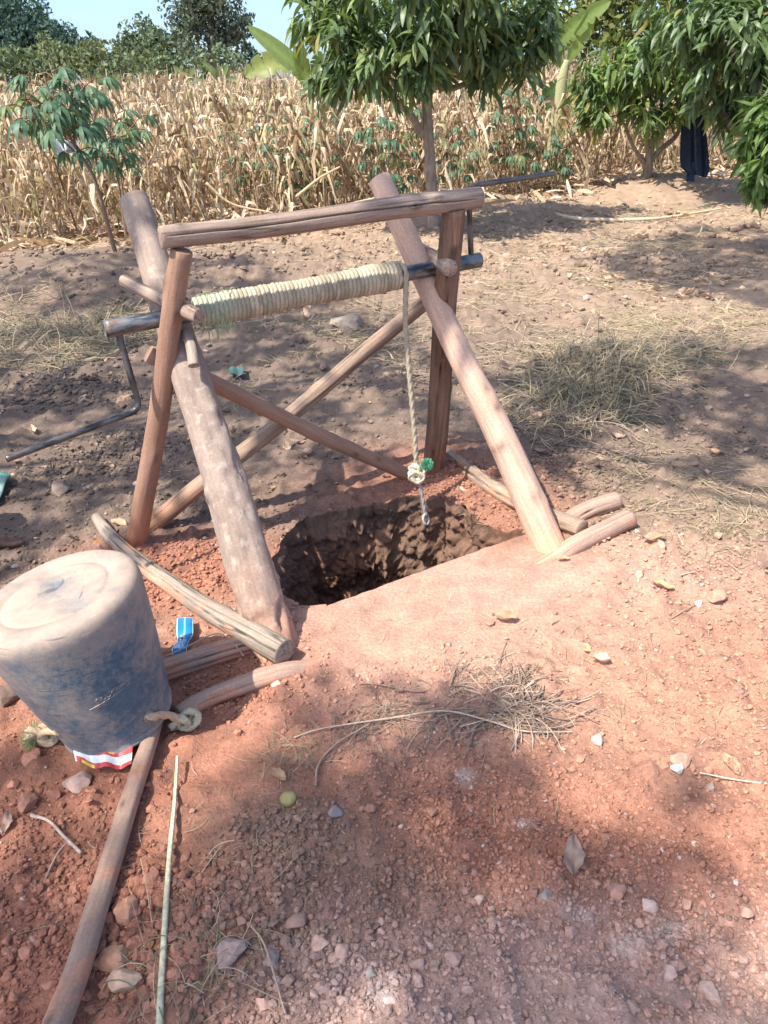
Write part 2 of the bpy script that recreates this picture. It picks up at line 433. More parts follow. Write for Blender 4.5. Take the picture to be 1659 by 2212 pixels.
# snap the hole's rim onto the outline of the pit
for k in bnd:
    p = V[k, :2]; best = None
    for i in range(len(PIT)):
        a, b2 = PIT[i], PIT[(i + 1) % len(PIT)]
        t = np.clip(np.dot(p - a, b2 - a) / np.dot(b2 - a, b2 - a), 0, 1); q = a + t * (b2 - a); dd = np.linalg.norm(p - q)
        if best is None or dd < best[0]: best = (dd, q, i)
    q = best[1].copy()
    if best[2] != 0: q += 0.05 * np.array([fbm(q[0] * 16, q[1] * 16, 5, 3), fbm(q[0] * 16, q[1] * 16, 8, 3)])
    else: q += 0.006 * np.array([fbm(q[0] * 25, q[1] * 25, 5, 3), fbm(q[0] * 25, q[1] * 25, 8, 3)])
    V[k, :2] = q; V[k, 2] = height(q[0], q[1]) + fine_height(q[0], q[1])
# the rim softens downward except along the lip
colg = soil_colour(V[:, 0], V[:, 1])
remap = -np.ones(len(V), int); uk = np.unique(Fk); remap[uk] = np.arange(len(uk))
ground = obj('ground', make_mesh('ground', V[uk], [remap[Fk]], M['soil'], colg[uk]))
tag(ground, 'dry red and grey-brown earth with gravel around the well', kind='structure')
# pit wall: ordered rim, rows going down with rough earth relief
bset = set(bnd.tolist()); adj = {k: [] for k in bset}
eF = np.concatenate([Fk[:, [0, 1]], Fk[:, [1, 2]], Fk[:, [2, 3]], Fk[:, [3, 0]]]); eF.sort(1)
m = np.isin(eF[:, 0], bnd) & np.isin(eF[:, 1], bnd)
ue, cnt = np.unique(eF[m], axis=0, return_counts=True)
for a, b2 in ue[cnt == 1]: adj[int(a)].append(int(b2)); adj[int(b2)].append(int(a))
start = next(k for k in adj if len(adj[k]) == 2); loop = [start]; prev = None
while True:
    nb = [q for q in adj[loop[-1]] if q != prev]
    if not nb: break
    prev = loop[-1]
    if nb[0] == start: break
    loop.append(nb[0])
    if len(loop) > len(bnd) + 5: break
rim = V[loop]
# resample finely
seg = np.linalg.norm(np.diff(np.concatenate([rim, rim[:1]]), axis=0), axis=1); cl = np.concatenate([[0], np.cumsum(seg)])
NR = 640
tt = np.linspace(0, cl[-1], NR, endpoint=False); rc = np.concatenate([rim, rim[:1]])
rim2 = np.stack([np.interp(tt, cl, rc[:, k]) for k in range(3)], -1)
out = rim2[:, :2] - PC; outn = out / np.linalg.norm(out, axis=1)[:, None]
deps = np.concatenate([[0.0], np.linspace(0.006, 1.1, 130), np.linspace(1.2, 3.2, 10)])
rows = []; wc = []
ang = np.arctan2(outn[:, 1], outn[:, 0]); s_arc = tt
for d in deps:
    if d == 0: rows.append(rim2 + np.array([0, 0, -0.001])); wc.append(soil_colour(rim2[:, 0], rim2[:, 1])); continue
    ramp_in = smooth(0, 0.08, d)
    rel = (0.06 * fbm(s_arc * 6, np.full(NR, d * 8), 101, 3) + 0.045 * np.maximum(-0.05, fbm(s_arc * 20, np.full(NR, d * 30), 111, 3)) + 0.035 * np.maximum(-0.08, fbm(s_arc * 52, np.full(NR, d * 64), 121, 3))) * ramp_in
    ld, la = lip_dist(rim2[:, 0], rim2[:, 1])
    front = (np.abs(ld) < 0.02)
    inset = np.where(front, 0.05 * ramp_in, -0.05 * smooth(0, 0.5, d))
    xy = rim2[:, :2] + outn * (inset - rel)[:, None]
    rows.append(np.concatenate([xy, (rim2[:, 2] - d)[:, None]], 1))
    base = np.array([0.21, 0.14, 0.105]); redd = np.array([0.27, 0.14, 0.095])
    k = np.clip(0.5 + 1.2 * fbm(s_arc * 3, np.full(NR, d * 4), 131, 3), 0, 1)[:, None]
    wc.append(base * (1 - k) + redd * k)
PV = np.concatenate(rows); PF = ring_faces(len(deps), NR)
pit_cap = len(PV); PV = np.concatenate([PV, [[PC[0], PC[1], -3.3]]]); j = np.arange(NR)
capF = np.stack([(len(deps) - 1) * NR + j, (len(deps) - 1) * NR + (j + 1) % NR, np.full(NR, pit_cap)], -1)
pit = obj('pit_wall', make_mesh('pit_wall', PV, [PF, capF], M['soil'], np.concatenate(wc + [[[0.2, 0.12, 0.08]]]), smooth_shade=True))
tag(pit, 'rough brown earth wall of the hand-dug well shaft', kind='structure')

# ------------------------------------------------------------------ gravel, clods
_t = (1 + 5 ** 0.5) / 2
ICO_V = np.array([(-1, _t, 0), (1, _t, 0), (-1, -_t, 0), (1, -_t, 0), (0, -1, _t), (0, 1, _t), (0, -1, -_t), (0, 1, -_t), (_t, 0, -1), (_t, 0, 1), (-_t, 0, -1), (-_t, 0, 1)], float) / math.hypot(1, _t)
ICO_F = np.array([(0, 11, 5), (0, 5, 1), (0, 1, 7), (0, 7, 10), (0, 10, 11), (1, 5, 9), (5, 11, 4), (11, 10, 2), (10, 7, 6), (7, 1, 8), (3, 9, 4), (3, 4, 2), (3, 2, 6), (3, 6, 8), (3, 8, 9), (4, 9, 5), (2, 4, 11), (6, 2, 10), (8, 6, 7), (9, 8, 1)])
def rand_rot(n):
    q = rng.normal(size=(n, 4)); q /= np.linalg.norm(q, axis=1)[:, None]; w, x, y, z = q.T
    return np.stack([np.stack([1 - 2 * (y * y + z * z), 2 * (x * y - z * w), 2 * (x * z + y * w)], -1), np.stack([2 * (x * y + z * w), 1 - 2 * (x * x + z * z), 2 * (y * z - x * w)], -1), np.stack([2 * (x * z - y * w), 2 * (y * z + x * w), 1 - 2 * (x * x + y * y)], -1)], 1)
def gravel(name, x, y, size, cols, mat, label, sink=0.25):
    n = len(x); z = height(x, y) + fine_height(x, y)
    S = size[:, None] * rng.uniform(0.55, 1.25, (n, 3)); S[:, 2] *= 0.8
    R = rand_rot(n); T = np.stack([x, y, z + size * (0.5 - sink)], -1)
    P = np.einsum('nij,nkj->nki', R, (ICO_V * 1.0)[None] * S[:, None, :] * rng.uniform(0.72, 1.15, (n, 12, 1)))
    P[..., 2] *= 0.75
    P = P + T[:, None]
    Fs = (ICO_F[None] + (np.arange(n) * 12)[:, None, None]).reshape(-1, 3)
    o = obj(name, make_mesh(name, P.reshape(-1, 3), [Fs], mat, np.repeat(cols, 12, 0), smooth_shade=False))
    return tag(o, label, kind='stuff')
def scatter_px(n, u0, u1, v0, v1):
    u = rng.uniform(u0, u1, n); v = rng.uniform(v0, v1, n)
    r = fwd + cright * ((u - 829.5) / FPX)[:, None] + cdown * ((v - 1106) / FPX)[:, None]
    t = -CAMH / r[:, 2]; return r[:, 0] * t, r[:, 1] * t
xs, ys = scatter_px(30000, -120, 1800, 1080, 2330)
x2, y2 = scatter_px(9000, -150, 1900, 560, 1100); x3, y3 = scatter_px(5000, -100, 1800, 400, 600); x4 = rng.uniform(1.0, 3.2, 5000); y4 = rng.uniform(0.3, 3.2, 5000); x5 = -rng.uniform(1.2, 3.0, 4000); y5 = rng.uniform(0.3, 3.2, 4000); x3 = np.concatenate([x3, x4, x5]); y3 = np.concatenate([y3, y4, y5]); x2 = np.concatenate([x2, x3]); y2 = np.concatenate([y2, y3])
xs = np.concatenate([xs, x2]); ys = np.concatenate([ys, y2])
ld, la = lip_dist(xs, ys)
plat = (ld > -0.03) & (ld < 0.36) & (la > -0.1) & (la < 0.95)
dens = np.clip(0.55 + 1.5 * fbm(xs * 2.2, ys * 2.2, 201, 3), 0.08, 1)
ok = ~in_poly(xs, ys, PIT * 1.02 - PC * 0.02) & (rng.random(len(xs)) < np.where(plat, 0.05, dens))
xs, ys = xs[ok], ys[ok]
sz = np.exp(rng.normal(math.log(0.0042), 0.42, len(xs))) * (1 + 0.75 * np.maximum(0, ys - 1.6))
sz = np.clip(sz, 0.002, 0.035)
ld, la = lip_dist(xs, ys)
sz = np.where((ld > -0.03) & (ld < 0.36) & (la > -0.1) & (la < 0.95), sz * 0.6, sz)
gc = soil_colour(xs, ys) * rng.uniform(0.72, 1.3, (len(xs), 1))
w = rng.random(len(xs)) < 0.03; gc[w] = np.array([0.55, 0.42, 0.36]) * rng.uniform(0.7, 1.2, (w.sum(), 1))
gravel('gravel', xs, ys, sz, gc, M['clod'], 'loose red and grey gravel and soil crumbs around the well')
# heaps of small clods: by the posts, the grey crusted patch, the front
def clod_patch(u, v, r, n, smin, smax, colr, name='crumbled_soil', label=None):
    c = Wz(u, v); a = rng.uniform(0, 2 * np.pi, n); q = r * np.sqrt(rng.random(n)) * rng.uniform(0.6, 1.1, n)
    x = c[0] + q * np.cos(a); y = c[1] + q * np.sin(a) * 0.8
    k = ~in_poly(x, y, PIT); x, y = x[k], y[k]
    s = np.exp(rng.uniform(math.log(smin), math.log(smax), len(x)))
    return x, y, s, (0.35 * np.array(colr) + 0.65 * soil_colour(x, y)) * rng.uniform(0.75, 1.3, (len(x), 1))
pp = [clod_patch(*a) for a in [
    (400, 1230, 0.30, 700, 0.004, 0.013, RED), (960, 1040, 0.24, 700, 0.004, 0.012, RED * 1.1), (1080, 1110, 0.16, 250, 0.004, 0.01, RED),
    (500, 1480, 0.17, 500, 0.003, 0.010, RED * 1.1), (600, 1850, 0.17, 700, 0.003, 0.012, GREY), (430, 1960, 0.1, 200, 0.005, 0.014, GREY),
    (300, 1950, 0.17, 420, 0.004, 0.018, RED), (180, 1800, 0.25, 420, 0.003, 0.012, RED), (120, 2000, 0.2, 350, 0.004, 0.014, RED), (330, 2080, 0.12, 160, 0.006, 0.02, RED), (1250, 2080, 0.35, 600, 0.0025, 0.008, ASH), (1000, 1750, .25, 500, .003, .008, RED), (560, 2050, 0.2, 350, 0.004, 0.014, BROWN), (850, 2000, 0.22, 600, 0.003, 0.009, GREY * 1.1),
    (1250, 1020, 0.35, 600, 0.006, 0.018, GREY), (250, 980, 0.4, 600, 0.006, 0.016, GREY), (120, 850, 0.5, 500, 0.007, 0.02, GREY),
    (1100, 1850, 0.3, 900, 0.003, 0.008, RED), (1450, 1900, 0.25, 500, 0.003, 0.009, RED), (1350, 1450, 0.4, 600, 0.002, 0.007, ORANGE), (800, 2110, 0.16, 250, 0.004, 0.012, ASH), (1500, 2100, 0.18, 250, 0.004, 0.012, RED)]]
gravel('crumbled_soil', np.concatenate([a[0] for a in pp]), np.concatenate([a[1] for a in pp]), np.concatenate([a[2] for a in pp]), np.concatenate([a[3] for a in pp]), M['clod'], 'crumbled clods of red and grey soil heaped around the posts')

# rounded, chipped stones: each a thing
def stone_mesh(name, seed, flat=0.7):
    r = np.random.default_rng(seed)
    import bmesh
    bm = bmesh.new(); bmesh.ops.create_icosphere(bm, subdivisions=3, radius=1)
    r.uniform()
    pl = r.normal(size=(16, 3)); pl /= np.linalg.norm(pl, axis=1)[:, None]; dd = r.uniform(0.5, 0.82, 16)
    for v in bm.verts:
        p = np.array(v.co)
        for q, d in zip(pl, dd):
            k = p @ q - d
            if k > 0: p = p - q * k
        p = p * 1.25 * (1 + 0.10 * float(fbm(p[0] * 4 + seed, p[1] * 4 + p[2] * 3, seed, 3)))
        v.co = p * np.array([1, 0.85, flat])
    me = bpy.data.meshes.new(name); bm.to_mesh(me); bm.free()
    me.polygons.foreach_set('use_smooth', np.ones(len(me.polygons), bool))
    try: me.set_sharp_from_angle(angle=math.radians(24))
    except Exception: pass
    me.materials.append(M['stone']); return me
def stone(u, v, wpx, colr, label, seed, flat=0.7, name='stone', cat='stone', group=None, rz=0, sink=0.3):
    p = W(u, v); z = (p - CAM) @ fwd; r = wpx / FPX * z / 2
    me = stone_mesh(name, seed, flat); n = len(me.vertices)
    co = np.zeros(n * 3, np.float32); me.vertices.foreach_get('co', co); co = co.reshape(-1, 3) * r
    me.vertices.foreach_set('co', co.ravel())
    a = me.attributes.new('Col', 'FLOAT_COLOR', 'POINT'); a.data.foreach_set('color', np.tile(np.array([*colr, 1], np.float32), n))
    a = me.attributes.new('grain', 'FLOAT_VECTOR', 'POINT'); a.data.foreach_set('vector', (co + seed * 0.37).astype(np.float32).ravel())
    o = obj(name, me); o.location = (p[0], p[1], p[2] + float(fine_height(p[0], p[1])) + r * flat * (1 - sink) * 0.6); o.rotation_euler = (random.uniform(-.2, .2), random.uniform(-.2, .2), rz)
    return tag(o, label, cat, group)
STONES = [
    (500, 2062, 66, (0.38, 0.27, 0.245), 'large purplish-pink stone in the crumbled soil beside the pale cane strip', .85),
    (275, 2128, 64, (0.52, 0.35, 0.26), 'cream and orange stone next to the thick wooden pole', .8),
    (172, 1688, 62, (0.50, 0.34, 0.28), 'pale pink stone under the red and white wrapper', .6),
    (1462, 1664, 32, (0.62, 0.58, 0.54), 'bright white stone chip below a flat reddish stone', .6),
    (1468, 1645, 46, (0.5, 0.3, 0.22), 'flat reddish stone with a white chip in front of it', .45),
    (728, 1758, 30, (0.26, 0.23, 0.23), 'small dark grey stone near the yellow-green fruit', .8),
    (1508, 1303, 20, (0.62, 0.6, 0.57), 'small white pebble beside an orange rock', .8),
    (1545, 1298, 40, (0.55, 0.31, 0.22), 'orange angular rock beside a small white pebble', .6),
    (597, 1478, 24, (0.72, 0.6, 0.47), 'cream pebble at the cut end of the grey log', .8),
    (1293, 1602, 28, (0.58, 0.47, 0.39), 'cream pebble in the red soil below the twig tangle', .7),
    (14, 1515, 60, (0.22, 0.15, 0.12), 'dark brown clod beside the blue bucket', .7),
    (742, 705, 78, (0.34, 0.27, 0.22), 'half-buried grey-brown boulder seen beneath the rope-wound axle', .5),
    (275, 1975, 56, (0.5, 0.26, 0.17), 'orange-red rock against the thick wooden pole', .7),
    (245, 2075, 70, (0.48, 0.27, 0.18), 'big orange-brown rock between the pole and the cream stone', .6),
    (60, 1740, 50, (0.38, 0.19, 0.13), 'dark red rock in the loose red soil by the forked stick', .6),
    (1178, 1945, 30, (0.3, 0.25, 0.22), 'grey-brown pebble under the big withered leaf', .7),
    (1035, 1130 + 815, 26, (0.56, 0.38, 0.31), 'pinkish oval pebble on the pale gravel', .7),
    (1405, 1958, 40, (0.55, 0.4, 0.34), 'long pale pink stone on the reddish gravel', .5),
    (1645, 1225, 34, (0.3, 0.19, 0.15), 'dark brown clod at the picture edge beyond the orange rock', .7),
    (128, 1060, 46, (0.3, 0.22, 0.18), 'grey-brown clod on the bare soil below the crank handle', .6),
    (590, 2070, 40, (0.33, 0.26, 0.24), 'dull grey stone between two larger front stones', .7),
    (800, 2105, 30, (0.4, 0.33, 0.3), 'light grey angular stone in the front gravel', .7),
]
for k, (u, v, wpx, c, lab, fl) in enumerate(STONES):
    stone(u, v, wpx, c, lab, 40 + k, fl, rz=random.uniform(0, 6))
SR = random.Random(12)
spots = [(330, 1905), (240, 1935), (290, 2040), (330, 2100), (215, 2020), (380, 2055), (640, 1990), (690, 2040), (520, 1990), (455, 2020), (620, 2120), (680, 2150), (570, 2170), (740, 2060), (900, 2085), (980, 2070), (1230, 2020), (1480, 1955), (1560, 1985), (1600, 2080), (1530, 2150), (1440, 2120), (70, 1640), (30, 1700), (120, 1720), (150, 1815), (105, 2130), (60, 2060), (1100, 1985), (1330, 1925), (1380, 1990), (840, 2160), (1010, 2140), (1610, 1980)]
for k, (u, v) in enumerate(spots):
    base = soil_colour(*[np.array([t]) for t in Wz(u, v)[:2]])[0] * SR.uniform(0.95, 1.4)
    stone(u, v, SR.uniform(20, 44), base, 'small angular soil-coloured stone half sunk in the loose front gravel', 200 + k, SR.uniform(.5, .85), group='small stones in the front gravel', rz=SR.uniform(0, 6))
fp_ = W(625, 1735); fr_ = 0.5 * 34 / FPX * ((fp_ - CAM) @ fwd); fth = np.linspace(0, np.pi, 15); fm = MB()
fv = np.array([[math.sin(a) * math.cos(b2) * (1 + .03 * math.sin(3 * b2)), math.sin(a) * math.sin(b2), 1.12 * math.cos(a) - .12 * math.exp(-(a / .3) ** 2)] for a in fth for b2 in np.linspace(0, 2 * np.pi, 24, endpoint=False)]) * fr_
fv = fv[:, [2, 1, 0]] + fp_ + np.array([0, 0, fr_ * 0.8]); fm.add(fv, [ring_faces(15, 24)], (0.30, 0.26, 0.12), fv)
tag(fm.build('fruit', M['stone'], origin=fp_), 'small round yellow-green fruit lying on the soil', 'fruit')

# ------------------------------------------------------------------ logs
def log_mesh(name, pts, radii, mat, sides=36, n=64, seed=0, crack=None, rough=0.05, stain=0.25, tint=(1, 1, 1), knots=5, bark=0.0):
    P = spline(pts, n * 4); _c = np.concatenate([[0], np.cumsum(np.linalg.norm(np.diff(P, axis=0), axis=1))]); L = _c[-1]
    P = np.stack([np.interp(np.linspace(0, L, n), _c, P[:, k]) for k in range(3)], -1)
    # slight bends
    T, U, B = frames(P); s = np.linspace(0, 1, n)
    env = np.sin(np.pi * s)
    P = P + U * (env * 0.006 * np.sin(3.1 * s * L * 2 + seed))[:, None] + B * (env * 0.006 * np.cos(2.3 * s * L * 2 + seed * 2))[:, None]
    R = np.interp(s, np.linspace(0, 1, len(radii)), radii)
    r = np.random.default_rng(seed); kn = [(r.uniform(0.05, 0.95) * L, r.uniform(0, 6.28), r.uniform(0.08, 0.2)) for _ in range(knots)]
    def rf(Ls, th):
        f = 1 + 0.035 * np.cos(2 * th + seed + Ls * 1.5) + 0.02 * np.cos(3 * th + Ls * 4 + seed) + 0.05 * fbm(Ls * 3.1 + seed * 3.3, Ls * 0, seed + 2, 2) + rough * (fbm(np.cos(th) * 1.2 + Ls * 2.5 + seed, np.sin(th) * 1.2 + seed, seed, 3)) + rough * 0.5 * fbm(np.cos(th) * 5 + seed, np.sin(th) * 5 + Ls * 9, seed + 3, 2)
        if bark: f = f - bark * np.maximum(0, fbm(np.cos(th) * 3 + seed, np.sin(th) * 3 + Ls * 14, seed + 7, 3) - 0.08) * smooth(0.75, 0.2, Ls / L)
        for a, t, hgt in kn:
            dth = (th - t + np.pi) % (2 * np.pi) - np.pi; dd = ((Ls - a) / 0.022) ** 2 + (dth / 0.42) ** 2
            f = f + hgt * np.exp(-dd) - 0.6 * hgt * np.exp(-dd * 9)
        if crack:
            for t0, a0, a1, dep in crack:
                c = t0 + 0.12 * np.sin(Ls * 5 + seed) + 0.25 * fbm(Ls * 6, Ls * 0, seed + 9, 2)
                dth = (th - c + np.pi) % (2 * np.pi) - np.pi
                f = f - dep * np.exp(-(dth / 0.06) ** 2) * smooth(a0, a0 + 0.06, Ls / L) * smooth(a1, a1 - 0.06, Ls / L)
        return f
    V, Fs, g = tube(P, R, sides, True, rf)
    col = np.tile(np.array(tint, float), (len(V), 1))
    if crack:
        ns = n * sides; Ls = np.repeat(np.linspace(0, L, n), sides); th = np.tile(np.linspace(0, 2 * np.pi, sides, endpoint=False), n)
        for t0, a0, a1, dep in crack:
            c = t0 + 0.12 * np.sin(Ls * 5 + seed) + 0.25 * fbm(Ls * 6, Ls * 0, seed + 9, 2); dth = (th - c + np.pi) % (2 * np.pi) - np.pi
            col[:ns] *= (1 - 0.85 * np.exp(-(dth / 0.05) ** 2) * smooth(a0, a0 + 0.06, Ls / L) * smooth(a1, a1 - 0.06, Ls / L))[:, None]
    ns = n * sides; Lk = np.repeat(np.linspace(0, L, n), sides); tk = np.tile(np.linspace(0, 2 * np.pi, sides, endpoint=False), n)
    for a, t, hgt in kn:
        dth = (tk - t + np.pi) % (2 * np.pi) - np.pi; col[:ns] *= (1 - 0.6 * np.exp(-(((Lk - a) / 0.014) ** 2 + (dth / 0.28) ** 2)))[:, None]
    if stain > 0:      # soil rubbed into the foot of the timber
        z = V[:, 2] - height(V[:, 0], V[:, 1]); k = np.clip(smooth(stain, 0, z + 0.12 * fbm(V[:, 0] * 14, V[:, 2] * 9 + V[:, 1] * 14, seed + 5, 3)), 0, 1)[:, None] * 0.75
        col = col * (1 - k) + np.array([1.45, 1.0, 0.82]) * k
    return V, Fs, col, g
def log(name, pts, radii, mat, parent=None, origin=(0, 0, 0), **k):
    V, Fs, col, g = log_mesh(name, pts, radii, mat, **k)
    o = obj(name, make_mesh(name, V - np.asarray(origin), Fs, mat, col, g + np.array([0, 0, k.get('seed', 0) * 1.7])), parent)
    if parent is None: o.location = origin
    return o
w_B = wood_material('debarked_brown_wood', (0.29, 0.165, 0.115), (0.37, 0.225, 0.16), 0.06, 0.7, 0, 0.45)
w_A = wood_material('grey_bark_wood', (0.28, 0.21, 0.175), (0.37, 0.285, 0.24), 0.05, 0.85, 0.6, 0.5)
w_C = wood_material('pale_peeled_wood', (0.56, 0.36, 0.275), (0.62, 0.43, 0.34), 0.15, 0.85, 0, 0.5)
w_D = wood_material('dark_brown_wood', (0.15, 0.085, 0.06), (0.27, 0.165, 0.115), 0.35)
w_W = wood_material('weathered_wood', (0.31, 0.225, 0.18), (0.44, 0.33, 0.27), 0.5)
w_E = wood_material('brace_wood', (0.29, 0.205, 0.155), (0.42, 0.30, 0.23), 0.5)
w_F = wood_material('red_brown_wood', (0.33, 0.195, 0.14), (0.41, 0.26, 0.19), 0.1, 0.85, 0, 0.45)
w_G = wood_material('old_grey_wood', (0.27, 0.22, 0.185), (0.42, 0.34, 0.28), 0.6)
w_H = wood_material('dusty_wood', (0.41, 0.265, 0.205), (0.50, 0.345, 0.275), 0.3)
w_L = wood_material('lever_wood', (0.29, 0.19, 0.145), (0.37, 0.26, 0.205), 0.08, 0.7, 0, 0.4)

def buried(p, q, d):            # extend p away from q by d
    v = p - q; return p + v / np.linalg.norm(v) * d
frame_o = W(620, 1120); FO = np.array([frame_o[0], frame_o[1], 0.0])
frame = empty('log_windlass', FO)
tag(frame, 'rough log frame of crossed posts and a top beam over the well', 'windlass')
fk = dict(parent=frame, origin=FO)
B0, B1 = W(297, 1172), D(393, 541, 2.32)
D0 = W(935, 1008); D1 = D(981, 452, D0[1] - 0.20)
log('post', [buried(B0, B1, 0.15), B0, B1], [0.037, 0.036, 0.034, 0.033], w_B, seed=3, rough=0.05, knots=12, **fk)['label'] = 'smooth reddish-brown debarked post'
log('post', [buried(D0, D1, 0.15), D0, D1], [0.047, 0.045, 0.043, 0.041], w_D, seed=4, rough=0.06, knots=6, crack=[(2.9, 0.1, 0.9, 0.2)], **fk)['label'] = 'dark brown cracked post'
A0, A1 = W(592, 1385), D(290, 432, 2.76)
C0 = W(1187, 1178)
def _leg_y(Yt):
    c = D(820, 388, Yt); t = (0.74 - C0[2]) / (c[2] - C0[2]); td = (0.74 - D0[2]) / (D1[2] - D0[2])
    return C0[1] + (c[1] - C0[1]) * t - (D0[1] + (D1[1] - D0[1]) * td)
_a, _b = 2.5, 4.5
for _ in range(40):
    _m = (_a + _b) / 2
    if _leg_y(_m) < -0.045: _a = _m
    else: _b = _m
C1 = D(820, 388, _a)
log('leaning_leg', [buried(A0, A1, 0.12), A0, A1], [0.074, 0.072, 0.066, 0.058, 0.051], w_A, seed=6, rough=0.07, knots=9, stain=0.28, n=150, bark=0.55, **fk)['label'] = 'thick grey leaning log with torn bark'
log('leaning_leg', [buried(C0, C1, 0.12), C0, C1], [0.060, 0.057, 0.050, 0.046, 0.043], w_C, seed=8, rough=0.06, knots=12, stain=0.2, crack=[(4.0, 0.2, 0.6, 0.25)], **fk)['label'] = 'pale peeled leaning log'
BM0, BM1 = D(347, 513, 2.30), D(1036, 426, D1[1] + 0.04)
log('top_beam', [BM0, (BM0 + BM1) / 2 + np.array([0, 0, -0.006]), BM1], [0.0315, 0.0325, 0.0345, 0.034], w_W, seed=9, rough=0.05, knots=9, stain=0, sides=80, n=110, crack=[(-0.22, 0.0, 0.99, 0.22)], **fk)['label'] = 'weathered grey top beam with a long crack'
E0, E1 = W(325, 1140), D(916, 655, D0[1] + 0.05)
log('brace', [buried(E0, E1, 0.08), E0, E1], [0.036, 0.035, 0.033, 0.031], w_E, seed=12, crack=[(-0.35, 0.1, 0.9, 0.25), (0.5, 0.2, 0.95, 0.22)], sides=48, **fk)
F0, F1 = D(322, 764, 2.40), W(884, 1028)
log('brace', [F0, F1, buried(F1, F0, 0.05)], [0.030, 0.029, 0.028, 0.027], w_F, seed=14, rough=0.04, knots=12, stain=0.1, **fk)
_td = (0.86 - D0[2]) / (D1[2] - D0[2]); PRY = D0[1] + (D1[1] - D0[1]) * _td + 0.066
log('keeper_peg', [D(268, 606, 2.52), D(430, 684, 2.28)], [0.020, 0.023, 0.023], w_W, seed=15, stain=0, n=30, sides=24, **fk)['label'] = 'short peg holding the axle in the crossed posts'
log('keeper_peg', [D(898, 530, PRY + 0.2), D(935, 556, PRY + 0.02), D(973, 580, PRY - 0.16)], [0.020, 0.027, 0.029], w_W, seed=16, stain=0, n=30, sides=8, **fk)['label'] = 'split wooden wedge holding the axle'
log('keeper_peg', [D(400, 716, 2.375), D(419, 790, 2.285)], [0.015, 0.018, 0.019], w_G, seed=17, stain=0, n=24, sides=20, **fk)
log('keeper_peg', [D(357, 600, 2.56), D(362, 645, 2.50)], [0.013, 0.013], w_W, seed=18, stain=0, n=16, sides=16, **fk)

# axle
_td = (0.86 - D0[2]) / (D1[2] - D0[2])
PL, PR = D(375, 684, 2.39), D(975, 573, D0[1] + (D1[1] - D0[1]) * _td + 0.066)
def axle_at(u):
    a, b2 = -0.6, 1.6
    for _ in range(40):
        mth = (a + b2) / 2
        if project(PL + (PR - PL) * mth)[0] < u: a = mth
        else: b2 = mth
    return PL + (PR - PL) * a
AX0, AX1 = axle_at(226), axle_at(1036)
AXD = (AX1 - AX0) / np.linalg.norm(AX1 - AX0)
def metal_material(name):
    m, n, l, b = new_mat(name)
    g = attr(n, 'grain').outputs['Vector']; mp = n.new('ShaderNodeMapping'); l.new(g, mp.inputs[0]); mp.inputs['Scale'].default_value = (30, 30, 9)
    f = add_noise(n, l, mp.outputs[0], 1, 5, 0.65); f2 = add_noise(n, l, g, 14, 3)
    c = ramp(n, l, f, [(0.30, (0.03, 0.03, 0.032)), (0.44, (0.14, 0.15, 0.165)), (0.54, (0.27, 0.28, 0.29)), (0.63, (0.16, 0.095, 0.065))])
    c = mixc(n, l, c, attr(n, 'Col').outputs['Color'], 1.0, 'MULTIPLY')
    l.new(c, b.inputs['Base Color']); l.new(ramp(n, l, f, [(0.4, (0.28, 0.28, 0.28)), (0.75, (0.7, 0.7, 0.7))]), b.inputs['Roughness'])
    l.new(ramp(n, l, f, [(0.52, (0.85, 0.85, 0.85)), (0.62, (0.1, 0.1, 0.1))]), b.inputs['Metallic']); bump(n, l, f, 0.25, 0.002, b); return m
M['pipe'] = metal_material('worn_steel')
axle = empty('windlass_axle', AX0)
tag(axle, 'steel pipe axle with a bent crank at each end, resting in crossed posts', 'windlass axle')
def pipe_part(name, P, R, parent, origin, sides=24, tint=(1, 1, 1), n=60, hollow=False):
    V, Fs, g = tube(P, R, sides, True)
    if hollow:      # open pipe mouth at the start
        k = len(P) * sides; T = (P[1] - P[0]) / np.linalg.norm(P[1] - P[0])
        V[k:k + sides] += T * 0.006; V[k + sides] += T * 0.12
    return obj(name, make_mesh(name, V - origin, Fs, M['pipe'], np.array(tint, float), g), parent)
nA = 80; sA = np.linspace(0, 1, nA); RA = np.full(nA, 0.027)
for c0 in (0.10, 0.115, 0.80, 0.815, 0.83): RA = RA - 0.0015 * np.exp(-((sA - c0) / 0.004) ** 2)
pipe_part('pipe', AX0 + (AX1 - AX0) * sA[:, None], RA, axle, AX0, 28, hollow=True)
cl0 = axle_at(252); cl1, cl2 = D(303, 884, 2.30), D(14, 992, 2.02)
def bent(a, b2, c, r=0.035, n=40):
    v0 = (a - b2) / np.linalg.norm(a - b2); v1 = (c - b2) / np.linalg.norm(c - b2); t = np.linspace(0, 1, 10)[:, None]
    p0, p2 = b2 + v0 * r, b2 + v1 * r
    arc = (1 - t) ** 2 * p0 + 2 * t * (1 - t) * b2 + t ** 2 * p2
    return np.concatenate([a + (p0 - a) * np.linspace(0, 1, n)[:-1, None], arc, p2 + (c - p2) * np.linspace(0, 1, n)[1:, None]])
def crank(a, b2, c, tint):
    P = bent(a, b2, c); k = int(np.argmax(np.linalg.norm(np.diff(P, axis=0), axis=1))); k = 44
    o = pipe_part('crank', P[:k + 1], 0.0105, axle, AX0, 16, tint); pipe_part('handle', P[k:], 0.0103, o, AX0, 16, tint); return o
crank(cl0, cl1, cl2, (0.6, 0.58, 0.58))['label'] = 'bent steel crank hanging down with its handle pointing out'
cr0 = axle_at(1018); cr1, cr2 = D(1012, 402, PRY + 0.05), D(1196, 375, PRY + 0.45)
crank(cr0, cr1, cr2, (0.7, 0.6, 0.55))['label'] = 'bent steel crank standing up above the beam'

